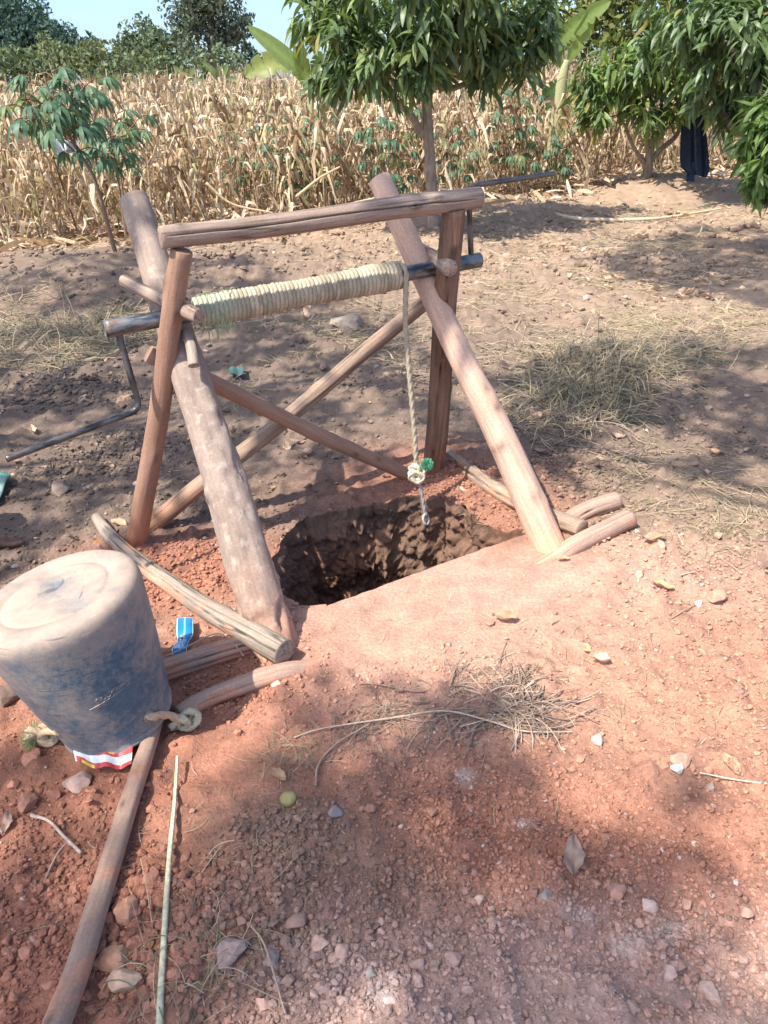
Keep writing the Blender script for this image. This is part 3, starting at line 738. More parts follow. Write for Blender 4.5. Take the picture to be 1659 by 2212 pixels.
# rope
def rope_tube(P, r, lobes=3, lay=0.035, sides=12):
    L = np.concatenate([[0], np.cumsum(np.linalg.norm(np.diff(P, axis=0), axis=1))])
    return tube(P, np.full(len(P), r), sides, True, lambda s, th: 1 + 0.22 * np.cos(lobes * (th - s / lay * 2 * np.pi / lobes * 1.0)))
cA, cB = axle_at(424), axle_at(862)
ax_e1 = np.cross(AXD, [0, 0, 1]); ax_e1 /= np.linalg.norm(ax_e1); ax_e2 = np.cross(ax_e1, AXD)
if ax_e1[1] > 0: ax_e1 = -ax_e1
ROPE = (0.46, 0.395, 0.295)
rope = empty('well_rope', cB)
tag(rope, 'pale sisal rope wound tightly along the steel axle and hanging into the well', 'rope')
turns = 50; npt = turns * 26
t = np.linspace(0, 1, npt); ph = t * turns * 2 * np.pi
rad = 0.0405 + 0.004 * vnoise(t * 60, t * 0, 3) + 0.0025 * np.sin(t * 9)
_tr = np.floor(t * turns).astype(np.int64); rad = rad + 0.0028 * (_hash(_tr, _tr * 0, 5) - 0.5)
pos = cA + (cB - cA) * (t + 0.0012 * np.sin(7.3 * t) + 0.0009 * vnoise(t * 90, t * 0, 8))[:, None]
coilP = pos + (rad * np.cos(ph))[:, None] * ax_e1 + (rad * np.sin(ph))[:, None] * ax_e2
V, Fs, g = tube(coilP, np.full(npt, 0.0086), 9, True, lambda s, th: 1 + 0.10 * np.cos(3 * (th - s / 0.0235 * 2 * np.pi / 3)))
kk = np.repeat(t, 9); col = np.array(ROPE) * (0.72 + 0.4 * _hash(_tr, _tr * 0, 9) + 0.12 * rng.random(npt))[:, None]
col = np.repeat(col, 9, 0); gm = (np.exp(-((kk - 0.07) / 0.09) ** 2) * 0.8)[:, None]
col = col * (1 - gm) + np.array([0.44, 0.47, 0.36]) * gm
col = np.concatenate([col, np.tile(ROPE, (len(V) - len(col), 1))])
obj('coil', make_mesh('coil', V - cB, Fs, M['rope'], col, g), rope)
# second short layer and frayed green strands near the thick post
MBf = MB(); fr = np.random.default_rng(4)
for k in range(55):
    a = fr.uniform(0, 6.28); tt0 = fr.uniform(0.02, 0.17); p = cA + (cB - cA) * tt0 + 0.051 * (math.cos(a) * ax_e1 + math.sin(a) * ax_e2)
    ln = fr.uniform(0.015, 0.035); dr = np.array([fr.normal() * .5, fr.normal() * .5, -0.6]) + 0.8 * (math.cos(a) * ax_e1 + math.sin(a) * ax_e2); dr /= np.linalg.norm(dr)
    P = np.array([p, p + dr * ln * .5 + [0, 0, -.003], p + dr * ln + [fr.normal() * .006, 0, -.018]])
    V, Fs, g = tube(spline(P, 5), [0.0012] * 5, 4, False); MBf.add(V, Fs, np.array([0.34, 0.48, 0.26]) * fr.uniform(.7, 1.3), g)
f_o = MBf.build('frayed_strands', M['rope'], rope); f_o.location = (-cB).tolist(); f_o['kind'] = 'stuff'; f_o['label'] = 'frayed green strands at the end of the coil'
# hanging part
hY = cB[1] - 0.045
h0 = cB + ax_e1 * 0.043 + np.array([0, 0, 0.01])
kp = D(899, 1018, hY - 0.05)
hp = spline([cB + ax_e2 * 0.043 + AXD * 0.002, h0 + AXD * 0.006, D(876, 700, hY - .01), D(888, 850, hY - .03), D(897, 960, hY - .045), kp], 170)
V, Fs, g = rope_tube(hp, 0.0092)
obj('hanging_rope', make_mesh('hanging_rope', V - cB, Fs, M['rope'], np.array(ROPE) * 0.92, g), rope)
def knot_path(c, s, n=150, seed=0, p=2, q=3, sq=(1, 0.7, 1)):
    t = np.linspace(0, 2 * np.pi, n); r = 1 + 0.42 * np.cos(q * t)
    P = np.stack([r * np.cos(p * t), 0.5 * np.sin(q * t), r * np.sin(p * t)], -1) * s * np.array(sq)
    P = P + 0.14 * s * np.stack([np.sin(3 * t + seed), np.cos(2 * t + seed), np.sin(t + 2 * seed)], -1); return P + c
V, Fs, g = rope_tube(knot_path(kp, 0.021, seed=1.0), 0.0098); MBk = MB(); MBk.add(V, Fs, np.array([0.62, 0.54, 0.42]), g)
V, Fs, g = rope_tube(knot_path(kp + np.array([0, -.012, -.018]), 0.017, seed=2.2, p=3, q=2), 0.009); MBk.add(V, Fs, np.array([0.6, 0.52, 0.4]), g)
kn_o = MBk.build('knot', M['rope'], rope); kn_o.location = (-cB).tolist()
# green tuft: unravelled end of twine
MBt = MB(); tc = D(922, 1003, hY - 0.08)
for k in range(420):
    d = fr.normal(size=3); d /= np.linalg.norm(d); ln = 0.023 * fr.uniform(0.75, 1.12)
    side = np.cross(d, fr.normal(size=3)); side /= np.linalg.norm(side) + 1e-9
    P = np.array([tc + d * 0.006, tc + d * ln * .6 + side * 0.006, tc + d * ln * .95 + side * 0.014])
    V, Fs, g = tube(spline(P, 5), [0.0011] * 5, 3, False); MBt.add(V, Fs, np.array([0.12, 0.40, 0.24]) * fr.uniform(.7, 1.4), g)
t_o = MBt.build('green_tuft', M['rope'], rope); t_o.location = (-cB).tolist(); t_o['kind'] = 'stuff'; t_o['label'] = 'bushy bright green unravelled twine end'
hY -= 0.06
le = [D(903, 1035, hY), D(912, 1070, hY), D(917, 1100, hY), D(920, 1112, hY)]
V, Fs, g = rope_tube(spline(le, 40), 0.0066); MBl = MB(); MBl.add(V, Fs, (0.40, 0.36, 0.34), g)
lp = [D(919, 1108, hY), D(914, 1118, hY - .01), D(918, 1132, hY - .015), D(925, 1130, hY), D(924, 1116, hY + .01), D(920, 1107, hY)]
V, Fs, g = rope_tube(spline(lp, 60), 0.005); MBl.add(V, Fs, (0.5, 0.46, 0.44), g)
l_o = MBl.build('end_loop', M['rope'], rope); l_o.location = (-cB).tolist()

# logs lying around the pit
def ground_log(pts, radii, mat, label, dz=0.0, **k):
    o = W(*pts[0][:2]); P = []
    for q in pts:
        p = W(q[0], q[1]); p[2] += (q[2] if len(q) > 2 else 0); P.append(p)
    return tag(log('log', P, radii, mat, origin=o, stain=0.03, **k), label, 'log')
ground_log([(212, 1128, 0.02), (240, 1170, 0.03), (300, 1228, 0.035), (430, 1318, 0.04), (540, 1392, 0.05), (618, 1440, 0.055)], [0.022, 0.028, 0.030, 0.034, 0.038, 0.038], w_G, 'curved grey log lying across other logs from the brown post to its sawn end', seed=21, crack=[(-0.7, 0.2, 0.95, 0.25), (-1.7, 0.1, 0.7, 0.2)], n=90, sides=44)
ground_log([(290, 1490, 0.01), (370, 1455, 0.02), (540, 1398, 0.012), (700, 1336, -0.045), (960, 1236, -0.06), (1195, 1136, -0.02), (1262, 1112, 0.015), (1330, 1092, 0.025)], [0.032, 0.034, 0.034, 0.034, 0.034, 0.036, 0.037, 0.036], w_H, 'cracked pale log running under the packed lip of the well with both ends showing', seed=22, crack=[(-0.55, 0.02, 0.98, 0.25), (0.25, 0.02, 0.98, 0.22)], n=130, sides=40, rough=0.03)
ground_log([(385, 1552, 0.012), (450, 1518, 0.015), (600, 1462, 0.01), (720, 1412, -0.035), (1000, 1290, -0.05), (1180, 1206, -0.03), (1245, 1182, 0.012), (1358, 1134, 0.03)], [0.026, 0.028, 0.028, 0.028, 0.03, 0.034, 0.035, 0.036], w_H, 'dusty pink log sunk in the soil in front of the well lip', seed=23, n=130, rough=0.035)
ground_log([(940, 962, 0.0), (1010, 1018, 0.015), (1090, 1076, 0.025), (1180, 1128, 0.03), (1256, 1158, 0.03)], [0.024, 0.030, 0.033, 0.034, 0.032], w_E, 'rough split log with torn bark lying behind the peeled leaning leg', seed=24, rough=0.22, knots=14, n=120, bark=1.0, crack=[(-0.4, 0.1, 0.9, 0.3)])
lever_o = W(346, 1560)
ground_log([(346, 1562, 0.03), (312, 1680, 0.035), (262, 1840, 0.03), (215, 1985, 0.03), (175, 2120, 0.035), (138, 2240, 0.05), (115, 2320, 0.06)], [0.019, 0.022, 0.023, 0.0235, 0.024, 0.0245, 0.025], w_L, 'long smooth brown pole lying with its tip against the blue bucket', seed=25, rough=0.05, n=110)

# ------------------------------------------------------------------ the upturned bucket
mc = np.array([-0.758, 1.505, 0.026]); bax = np.array([-0.155, 0.007, 1.0]); bax /= np.linalg.norm(bax)
def bucket_material():
    m, n, l, b = new_mat('dusty_blue_plastic')
    g = attr(n, 'grain').outputs['Vector']; dust = attr(n, 'Col').outputs['Color']
    f1 = add_noise(n, l, g, 9, 5, 0.65); f2 = add_noise(n, l, g, 55, 5, 0.7); f3 = add_noise(n, l, g, 220, 2, 0.6)
    sep = n.new('ShaderNodeSeparateColor'); l.new(dust, sep.inputs[0])
    s = math_n(n, l, 'ADD', math_n(n, l, 'MULTIPLY', f1, 1.3), math_n(n, l, 'MULTIPLY', f2, 0.55)); s = math_n(n, l, 'ADD', s, sep.outputs[0]); s = math_n(n, l, 'ADD', s, math_n(n, l, 'MULTIPLY', f3, 0.15))
    fac = ramp(n, l, math_n(n, l, 'SUBTRACT', s, 0.42), [(0.26, (0.08, 0.08, 0.08)), (0.55, (0.58, 0.58, 0.58)), (0.98, (0.97, 0.97, 0.97))])
    mps = n.new('ShaderNodeMapping'); l.new(g, mps.inputs[0]); mps.inputs['Scale'].default_value = (9, 9, 150); mps.inputs['Rotation'].default_value = (0.5, 0.35, 0.2)
    fsx = add_noise(n, l, mps.outputs[0], 1, 3, 0.5)
    blue = ramp(n, l, f2, [(0.3, (0.028, 0.085, 0.145)), (0.7, (0.07, 0.16, 0.225))])
    dc = ramp(n, l, f1, [(0.3, (0.34, 0.265, 0.22)), (0.7, (0.47, 0.36, 0.29))])
    c = mixc(n, l, blue, dc, fac)
    c = mixc(n, l, c, ramp(n, l, fsx, [(0.30, (0.55, 0.6, 0.68)), (0.36, (1, 1, 1)), (0.66, (1, 1, 1)), (0.72, (1.25, 1.22, 1.2))]), 1.0, 'MULTIPLY')
    l.new(c, b.inputs['Base Color']); l.new(ramp(n, l, fac, [(0.1, (0.42, 0.42, 0.42)), (0.8, (0.85, 0.85, 0.85))]), b.inputs['Roughness']); setp(b, Specular_IOR_Level=0.3)
    p = bump(n, l, f2, 0.25, 0.003, None); bump(n, l, f3, 0.3, 0.001, b, p)
    return m
M['bucket'] = bucket_material()
bucket = empty('bucket', mc)
tag(bucket, 'large dusty blue plastic bucket standing upside down by the logs', 'bucket')
rbk, rmk, LB = 0.203, 0.146, 0.430
prof = [(0.0, LB - 0.006), (0.06, LB - 0.005), (0.115, LB - 0.003), (0.128, LB - 0.0035), (0.133, LB - 0.008), (0.138, LB - 0.002), (0.165, LB + 0.001), (0.186, LB - 0.002), (0.197, LB - 0.010), (0.2018, LB - 0.022), (rbk, LB - 0.04)]
for k in range(1, 24):
    q = k / 23; prof.append((rbk + (rmk - rbk) * q + 0.004 * math.sin(math.pi * q), LB - 0.04 - (LB - 0.05) * q))
prof += [(rmk + 0.003, 0.008), (rmk + 0.002, 0.001), (rmk - 0.003, 0.0), (rmk - 0.005, 0.006)]
for k in range(10):
    q = 1 - k / 9; prof.append((rbk - 0.008 + (rmk - rbk) * q, LB - 0.03 - (LB - 0.05) * q))
prof.append((0.0, LB - 0.03))
prof = np.array(prof); NSB = 96
e1 = np.cross(bax, [0, 1, 0]); e1 /= np.linalg.norm(e1); e2 = np.cross(bax, e1)
th = np.linspace(0, 2 * np.pi, NSB, endpoint=False)
rr = prof[:, 0][:, None] * (1 + 0.012 * np.sin(2 * th + 0.6) + 0.006 * np.sin(3 * th))[None]
hh = prof[:, 1][:, None] + 0.004 * np.sin(2 * th + 1)[None] * (prof[:, 1][:, None] < 0.03)
# soft dent running across the base
BX = rr * np.cos(th)[None]; BY = rr * np.sin(th)[None]
top = smooth(LB - 0.03, LB - 0.012, hh) * (prof[:, 0][:, None] < 0.185)
hh = hh - 0.006 * top * np.exp(-((BX * 0.8 + BY * 0.6 + 0.02) / 0.03) ** 2) * (np.arange(len(prof)) < 12)[:, None]
BV = BX[..., None] * e1 + BY[..., None] * e2 + hh[..., None] * bax
dustv = np.zeros(BX.shape)
isb = (np.arange(len(prof)) < 10)[:, None] * np.ones_like(BX)
dustv += 0.42 * isb - 0.42 * isb * (np.hypot(BX + 0.03, BY) < 0.11) * np.exp(-((BX * 0.8 + BY * 0.6 + 0.02) / 0.04) ** 2)
dustv += np.where(isb > 0, 0, 0.22 * smooth(LB * 0.78, LB, hh) - 0.07)
# a rubbed blue area on the side that faces the path
def wall_point(u, v):            # nearest wall vertex on that bearing
    P = (BV + mc).reshape(-1, 3); Z = (P - CAM) @ fwd
    uu = 829.5 + FPX * ((P - CAM) @ cright) / Z; vv = 1106 + FPX * ((P - CAM) @ cdown) / Z
    outr = (BX[..., None] * e1 + BY[..., None] * e2).reshape(-1, 3)
    facing = (outr @ (CAM - mc) > 0) & ((np.arange(len(P)) // NSB >= 10) & (np.arange(len(P)) // NSB < 34))
    d = np.where(facing, (uu - u) ** 2 + (vv - v) ** 2, 1e12); return P[np.argmin(d)] - mc
for (u, v, r, a) in ((262, 1500, 0.075, 0.30), (280, 1575, 0.06, 0.34), (245, 1430, 0.06, 0.22), (130, 1570, 0.05, 0.12)):
    q = wall_point(u, v); dustv -= a * np.exp(-np.sum((BV - q) ** 2, -1) / r ** 2)
gB = BV.reshape(-1, 3)
shell = obj('shell', make_mesh('shell', gB, [ring_faces(len(prof), NSB)], M['bucket'], np.repeat(dustv.reshape(-1, 1), 3, 1), gB), bucket)
# raised maker's marks: an oval and an underlined worn word that cannot be read
def wall_normal(q):
    d = q - bax * (q @ bax); d /= np.linalg.norm(d); return d
def on_wall(q0, du, dv):         # local decal coordinates around q0
    nrm = wall_normal(q0); tx = np.cross(bax, nrm); tx /= np.linalg.norm(tx)
    if tx[0] < 0: tx = -tx
    p = q0 + tx * du + bax * dv
    h = p @ bax; ax = bax * h; d = p - ax; d /= np.linalg.norm(d)
    q = (LB - 0.04 - h) / (LB - 0.05); r = rbk + (rmk - rbk) * q + 0.004 * math.sin(math.pi * min(max(q, 0), 1))
    a = math.atan2(d @ e2, d @ e1); r *= (1 + 0.012 * math.sin(2 * a + 0.6) + 0.006 * math.sin(3 * a))
    return ax + d * (r + 0.0006)
em = MB()
q0 = wall_point(238, 1490)
arcp = np.array([on_wall(q0, x, -0.022 + 0.010 * math.sin((x + 0.05) * 12) + 0.05 * x) for x in np.linspace(-0.06, 0.06, 24)])
V, Fs, g = tube(arcp, [0.0011] * 24, 6); em.add(V, Fs, (0.0, 0, 0), V)
er = random.Random(3)
for k, x in enumerate(np.linspace(-0.034, 0.045, 7)):
    a0 = er.uniform(0, 6); P = np.array([on_wall(q0, x + 0.0045 + 0.005 * math.cos(a0 + t), -0.005 + 0.06 * x + 0.006 * math.sin(a0 + t)) for t in np.linspace(0, er.uniform(2, 4.5), 8)])
    V, Fs, g = tube(P, [0.0009] * 8, 5); em.add(V, Fs, (0.05,) * 3, V)
q1 = wall_point(308, 1440)
ov = np.array([on_wall(q1, 0.021 * math.cos(t), 0.012 * math.sin(t) + 0.5 * 0.021 * math.cos(t)) for t in np.linspace(0, 2 * np.pi, 30)])
V, Fs, g = tube(ov, [0.0009] * 30, 5, False); em.add(V, Fs, (0.0,) * 3, V)
em.build('embossed_mark', M['bucket'], shell)['label'] = 'worn raised oval and underlined lettering, too worn to read'
# rope handle through the holes with end knots
hole = wall_point(322, 1543)
hm = MB(); nh = wall_normal(hole); hb = np.cross(nh, bax)
ringp = np.array([hole + 0.013 * (math.cos(t) * hb + math.sin(t) * bax) + nh * 0.0015 for t in np.linspace(0, 2 * np.pi, 20)])
V, Fs, g = tube(ringp, [0.003] * 20, 6, False); hm.add(V, Fs, (0.1, 0, 0), V)
dv_, df_, dg_ = tube(np.array([hole + nh * 0.0006, hole + nh * 0.0012]), [0.012, 0.012], 20, True)
hob = hm.build('hole_rim', M['bucket'], shell)
dm, dn, dl, db = new_mat('hole_shade_black'); setp(db, Base_Color=(0.012, 0.011, 0.01, 1), Roughness=1.0)
obj('rope_hole_disc', make_mesh('rope_hole_disc', dv_, df_, dm, np.array((0.1, 0, 0)), dv_), shell)  # no opening cut: near-black disc carries the hole's inner shade as colour
kq = W(402, 1574, 0.03) - mc
hr = MB(); ROPE2 = np.array([0.55, 0.41, 0.27]); GREENR = np.array([0.50, 0.46, 0.33])
V, Fs, g = rope_tube(spline([hole - nh * 0.02, hole + nh * 0.008, (hole + kq) / 2 + np.array([0, 0, 0.012]), kq], 50), 0.0098); hr.add(V, Fs, ROPE2, g)
V, Fs, g = rope_tube(knot_path(kq, 0.0235, seed=0.4, sq=(1.1, 1.2, 0.8)), 0.0092); hr.add(V, Fs, GREENR, g)
V, Fs, g = rope_tube(kq + np.stack([0.013 * np.cos(np.linspace(0, 6.28, 40)), -0.012 + 0 * np.linspace(0, 1, 40), 0.014 * np.sin(np.linspace(0, 6.28, 40))], -1), 0.0085); hr.add(V, Fs, GREENR * 0.85, g)
for k in range(26):
    d = np.array([fr.uniform(0.2, 1), fr.normal() * .7, fr.normal() * .4]); d /= np.linalg.norm(d)
    V, Fs, g = tube(spline([kq + d * 0.02, kq + d * 0.035 + fr.normal(size=3) * 0.004, kq + d * fr.uniform(.038, .05) + fr.normal(size=3) * 0.006], 5), [0.0008] * 5, 4, False); hr.add(V, Fs, np.array([0.5, 0.52, 0.33]) * fr.uniform(.7, 1.2), g)
hr.build('rope_handle', M['rope'], bucket)['label'] = 'knotted sisal rope end coming out of the bucket hole'
kq2 = W(92, 1606, 0.03) - mc; hr = MB()
q2 = wall_point(120, 1580)
for s_ in (0.2, 0.9, 2.2, 3.1):
    P = knot_path(kq2 + np.array([0.006 * math.sin(s_ * 3), 0, 0.004 * math.cos(s_)]), 0.021, seed=s_, p=2, q=3, sq=(1.3, 0.9, 0.95)); V, Fs, g = rope_tube(P, 0.0085); hr.add(V, Fs, ROPE2 * 1.05, g)
V, Fs, g = rope_tube(spline([kq2, (kq2 + q2) / 2 + np.array([0, 0, 0.01]), q2 * 0.97], 20), 0.0095); hr.add(V, Fs, ROPE2, g)
for k in range(130):
    d = np.array([-fr.uniform(0.5, 1), fr.normal() * .7, fr.normal() * .4 - .1]); d /= np.linalg.norm(d)
    V, Fs, g = tube(spline([kq2 + d * 0.018, kq2 + d * 0.03 + fr.normal(size=3) * 0.004, kq2 + d * fr.uniform(.034, .05) + fr.normal(size=3) * 0.006], 5), [0.0009] * 5, 4, False); hr.add(V, Fs, np.array([0.30, 0.38, 0.17]) * fr.uniform(.7, 1.3), g)
hr.build('rope_handle', M['rope'], bucket)['label'] = 'whipped rope end with a frayed green tip'

# ------------------------------------------------------------------ litter
def sheet(name, grid, colfun, mat, label, cat, thick=0.0006):
    """grid (n,m,3) of points, colfun(s,t)->rgb"""
    n, m_ = grid.shape[:2]; o0 = grid.reshape(-1, 3).mean(0)
    ii, jj = np.meshgrid(np.arange(n - 1), np.arange(m_ - 1), indexing='ij')
    F = np.stack([ii * m_ + jj, (ii + 1) * m_ + jj, (ii + 1) * m_ + jj + 1, ii * m_ + jj + 1], -1).reshape(-1, 4)
    S, T = np.meshgrid(np.linspace(0, 1, n), np.linspace(0, 1, m_), indexing='ij')
    col = colfun(S.ravel(), T.ravel())
    o = obj(name, make_mesh(name, grid.reshape(-1, 3) - o0, [F], mat, col, grid.reshape(-1, 3))); o.location = o0
    sm = o.modifiers.new('thickness', 'SOLIDIFY'); sm.thickness = thick
    return tag(o, label, cat)
def px_sheet(rows, n, m_):
    """rows: list of (uL,vL,uR,vR,dz) from one end to the other"""
    pl = spline([W(r[0], r[1], r[4]) for r in rows], n); pr = spline([W(r[2], r[3], r[4]) for r in rows], n)
    t = np.linspace(0, 1, m_)[None, :, None]; return pl[:, None] * (1 - t) + pr[:, None] * t
def blue_print(s, t):
    c = np.tile(np.array([0.01, 0.19, 0.46]), (len(s), 1)) * (0.8 + 0.5 * np.abs(np.sin(t * 3.2)))[:, None]
    mid = (np.abs(t - 0.5) < 0.05) & (s < 0.42); c[mid] = (0.25, 0.6, 0.78)
    box = (s > 0.47) & (s < 0.83) & (t > 0.12) & (t < 0.8); c[box] = (0.15, 0.36, 0.6)
    def rect(a, b2, c0, d, colr): k = (s > a) & (s < b2) & (t > c0) & (t < d); c[k] = colr
    rect(0.40, 0.53, 0.26, 0.55, (0.62, 0.82, 0.85))
    for (a, b2, c0, d) in ((0.425, 0.505, 0.48, 0.52), (0.425, 0.45, 0.30, 0.5), (0.458, 0.478, 0.34, 0.5), (0.488, 0.51, 0.30, 0.5)): rect(a, b2, c0, d, (0.01, 0.02, 0.06))
    rect(0.66, 0.80, 0.20, 0.50, (0.55, 0.75, 0.85))
    for (a, b2, c0, d) in ((0.68, 0.78, 0.24, 0.28), (0.68, 0.78, 0.36, 0.40), (0.72, 0.74, 0.26, 0.38)): rect(a, b2, c0, d, (0.02, 0.05, 0.16))
    k = (s > 0.55) & (s < 0.9) & (np.abs(t - 0.62 - 0.1 * np.sin(s * 20)) < 0.03); c[k] = (0.4, 0.7, 0.8)
    e = (t < 0.05) | (t > 0.955) | (s < 0.02); c[e] = (0.55, 0.78, 0.85); return c
g = px_sheet([(386, 1351, 421, 1351, 0.030), (386, 1362, 421, 1362, 0.034), (385, 1380, 420, 1385, 0.028), (384, 1392, 409, 1393, 0.012), (377, 1405, 407, 1405, 0.018), (374, 1414, 406, 1414, 0.022), (374, 1419, 405, 1419, 0.008)], 90, 44)
g[..., 2] += 0.004 * np.sin(np.linspace(0, 3.14, 44))[None]
sheet('wrapper', g, blue_print, M['plastic'], 'crumpled bright blue plastic wrapper with white edges and lettering', 'wrapper')
def red_print(s, t):
    c = np.tile(np.array([0.42, 0.045, 0.05]), (len(s), 1)) * (0.75 + 0.5 * np.abs(np.sin(s * 23 + t * 4)))[:, None]
    wv = 0.55 + 0.12 * s; st = np.abs(t - wv) < 0.17; c[st] = (0.6, 0.61, 0.64)
    y = (vnoise(s * 9, t * 3, 4) > 0.18) & (t < 0.35); c[y] = (0.75, 0.42, 0.06)
    y = (t > 0.85) & (np.abs(s - 0.22) < 0.1); c[y] = (0.75, 0.5, 0.08)
    c[(s < 0.03)] = (0.75, 0.75, 0.78); return c
g = px_sheet([(164, 1628, 170, 1662, 0.03), (195, 1636, 200, 1670, 0.025), (228, 1640, 232, 1676, 0.03), (258, 1638, 258, 1674, 0.025), (296, 1630, 290, 1668, 0.026)], 80, 36)
g[..., 2] += 0.006 * np.sin(np.linspace(0, 14, 80))[:, None] * np.linspace(0.2, 1, 36)[None] + 0.02 * np.linspace(1, 0, 36)[None]
sheet('snack_packet', g, red_print, M['plastic'], 'torn red, white and yellow packet under the bucket rim', 'packet')
g = px_sheet([(-60, 1010, 30, 1042, 0.03), (-60, 1060, 22, 1062, 0.05), (-60, 1100, 8, 1085, 0.035), (-80, 1150, -12, 1110, 0.02)], 24, 24)
g[..., 2] += 0.01 * np.sin(np.linspace(0, 9, 24))[None, :] + 0.006 * np.sin(np.linspace(0, 7, 24))[:, None]
sheet('sack_scrap', g, lambda s, t: np.tile(np.array([0.30, 0.42, 0.38]), (len(s), 1)) * (0.7 + 0.4 * (np.sin(s * 60) * np.sin(t * 60) * 0.5 + 0.5))[:, None] * np.array([1, 1, 1]) + np.where((s < 0.25)[:, None], np.array([-0.1, 0.06, 0.0]), 0), M['cloth'], 'faded green woven sack scrap poking in beside the crank handle', 'sack', 0.002)
g = px_sheet([(495, 808, 500, 822, 0.03), (512, 806, 514, 824, 0.045), (530, 805, 528, 820, 0.03)], 16, 12)
g[..., 2] += 0.01 * np.sin(np.linspace(0, 8, 16))[:, None]
sheet('plastic_scrap', g, lambda s, t: np.tile(np.array([0.06, 0.15, 0.14]), (len(s), 1)), M['plastic'], 'small teal plastic scrap in the grass behind the frame', 'plastic scrap')
cY = 9.05
gl = spline([D(118, 300, cY), D(120, 315, cY - .03), D(128, 335, cY)], 12); gr = spline([D(168, 305, cY + .1), D(168, 322, cY + .05), D(160, 330, cY)], 12)
t = np.linspace(0, 1, 14)[None, :, None]; g = gl[:, None] * (1 - t) + gr[:, None] * t; g[..., 1] += 0.04 * np.sin(np.linspace(0, 9, 14))[None]
sheet('plastic_bag', g, lambda s, t: np.tile(np.array([0.48, 0.52, 0.58]), (len(s), 1)), M['plastic'], 'white plastic bag caught behind the cassava leaves', 'plastic bag')
# clear crumpled plastic by the foot, bottle cap
cap = MB(); cp = W(206, 1176, 0.008)
prof2 = [(0.0, 0.007), (0.010, 0.007), (0.0125, 0.0055), (0.013, 0.0), (0.0115, -0.003)]
pv = np.array([[r * math.cos(a), r * math.sin(a) , z] for r, z in prof2 for a in np.linspace(0, 2 * np.pi, 24, endpoint=False)])
pv[:, :2] *= np.where(np.arange(len(pv)) % 2, 1.03, 1.0)[:, None]
cap.add(pv + cp, [ring_faces(5, 24)], (0.75, 0.18, 0.02), pv)
tag(cap.build('bottle_cap', M['plastic'], origin=cp), 'orange plastic bottle cap on the soil beside the curved grey log', 'bottle cap')

# ------------------------------------------------------------------ sticks, stems, cane
def stick(pts, radii, colr, label, name='stick', cat='stick', n=40, sides=8, group=None):
    P = [W(q[0], q[1], q[2] if len(q) > 2 else 0.006) for q in pts]; o0 = P[0]
    V, Fs, g = tube(spline(P, n), np.interp(np.linspace(0, 1, n), np.linspace(0, 1, len(radii)), radii), sides, True, lambda s, th: 1 + 0.12 * fbm(s * 40, np.cos(th), 3, 2))
    o = obj(name, make_mesh(name, V - o0, Fs, M['twig'], np.array(colr), g)); o.location = o0
    return tag(o, label, cat, group)
# split cane strip
P = np.array([W(388, 1652, .03), W(380, 1750, .02), W(371, 1850, .022), W(362, 1970, .02), W(356, 2080, .02), W(352, 2170, .025), W(350, 2300, .03)])
ps = spline(P, 60); wd = np.interp(np.linspace(0, 1, 60), [0, .3, 1], [0.0042, 0.0062, 0.0072])
T_, U_, B_ = frames(ps); cs = MB(); side_ = np.cross(T_, [0, 0, 1.0]); side_ /= np.linalg.norm(side_, axis=1)[:, None]
q = np.stack([ps - side_ * wd[:, None], ps - side_ * wd[:, None] * .5 + [0, 0, .0035], ps + side_ * wd[:, None] * .5 + [0, 0, .0035], ps + side_ * wd[:, None], ps + [0, 0, -.003]], 1).reshape(-1, 3)
kk_ = np.linspace(0, 1, 60)[:, None]; cc = np.array([0.70, 0.60, 0.38]) * (1 - kk_) + np.array([0.56, 0.56, 0.40]) * kk_
cs.add(q, [ring_faces(60, 5)], np.repeat(cc, 5, 0) * np.tile(np.array([.9, 1, 1.05, .9, .7]), 60)[:, None], q)
tag(cs.build('cane_strip', M['twig'], origin=P[0]), 'long pale green split cane strip lying beside the wooden pole', 'cane')
fs = stick([(72, 1770, .015), (110, 1785, .02), (140, 1815, .02), (178, 1850, .012)], [0.005, 0.0035, 0.0035, 0.004], (0.45, 0.36, 0.3), 'small grey forked stick on the red soil')
V, Fs, g = tube(spline([W(152, 1826, .018), W(125, 1855, .012), W(95, 1915, .008)], 20), [0.0022] * 20, 6)
o = obj('side_shoot', make_mesh('side_shoot', V - np.array(fs.location), Fs, M['twig'], np.array((0.45, 0.34, 0.27)), g), fs)
stick([(636, 1600, .012), (700, 1580, .012), (850, 1562, .02), (960, 1550, .025), (1060, 1570, .02), (1130, 1588, .015), (1235, 1588, .012)], [0.0018, 0.0024, 0.0024, 0.0016], (0.52, 0.39, 0.30), 'long pale dry stem arching below the packed soil platform', 'dry_branch', 'branch', 70)
stick([(682, 1700, .006), (690, 1655, .01), (730, 1610, .01), (800, 1570, .012)], [0.003, 0.003, 0.002], (0.4, 0.29, 0.23), 'thin brown root curving down towards the dry grass tuft', 'root', 'root', 40)
stick([(720, 1490, .006), (800, 1482, .01), (900, 1500, .012), (960, 1490, .012)], [0.002, 0.003, 0.002], (0.36, 0.24, 0.18), 'thin dark twig lying on the pale soil platform', 'twig', 'twig')
stick([(970, 1495, .01), (985, 1460, .035), (1005, 1435, .04), (1008, 1425, .03)], [0.0025, 0.002, 0.0015], (0.3, 0.22, 0.17), 'short bent twig standing up at the edge of the platform', 'twig', 'twig', 24)
stick([(1215, 1440 - 100, .006), (1190, 1350, .006)], [0.002, 0.002], (0.4, 0.28, 0.2), 'tiny twig on the pale soil near the curled leaf', 'twig', 'twig', 12)
stick([(1440, 1345, .006), (1500, 1310, .01)], [0.0025, 0.002], (0.38, 0.25, 0.18), 'thin straight twig beside the white pebble', 'twig', 'twig', 16)
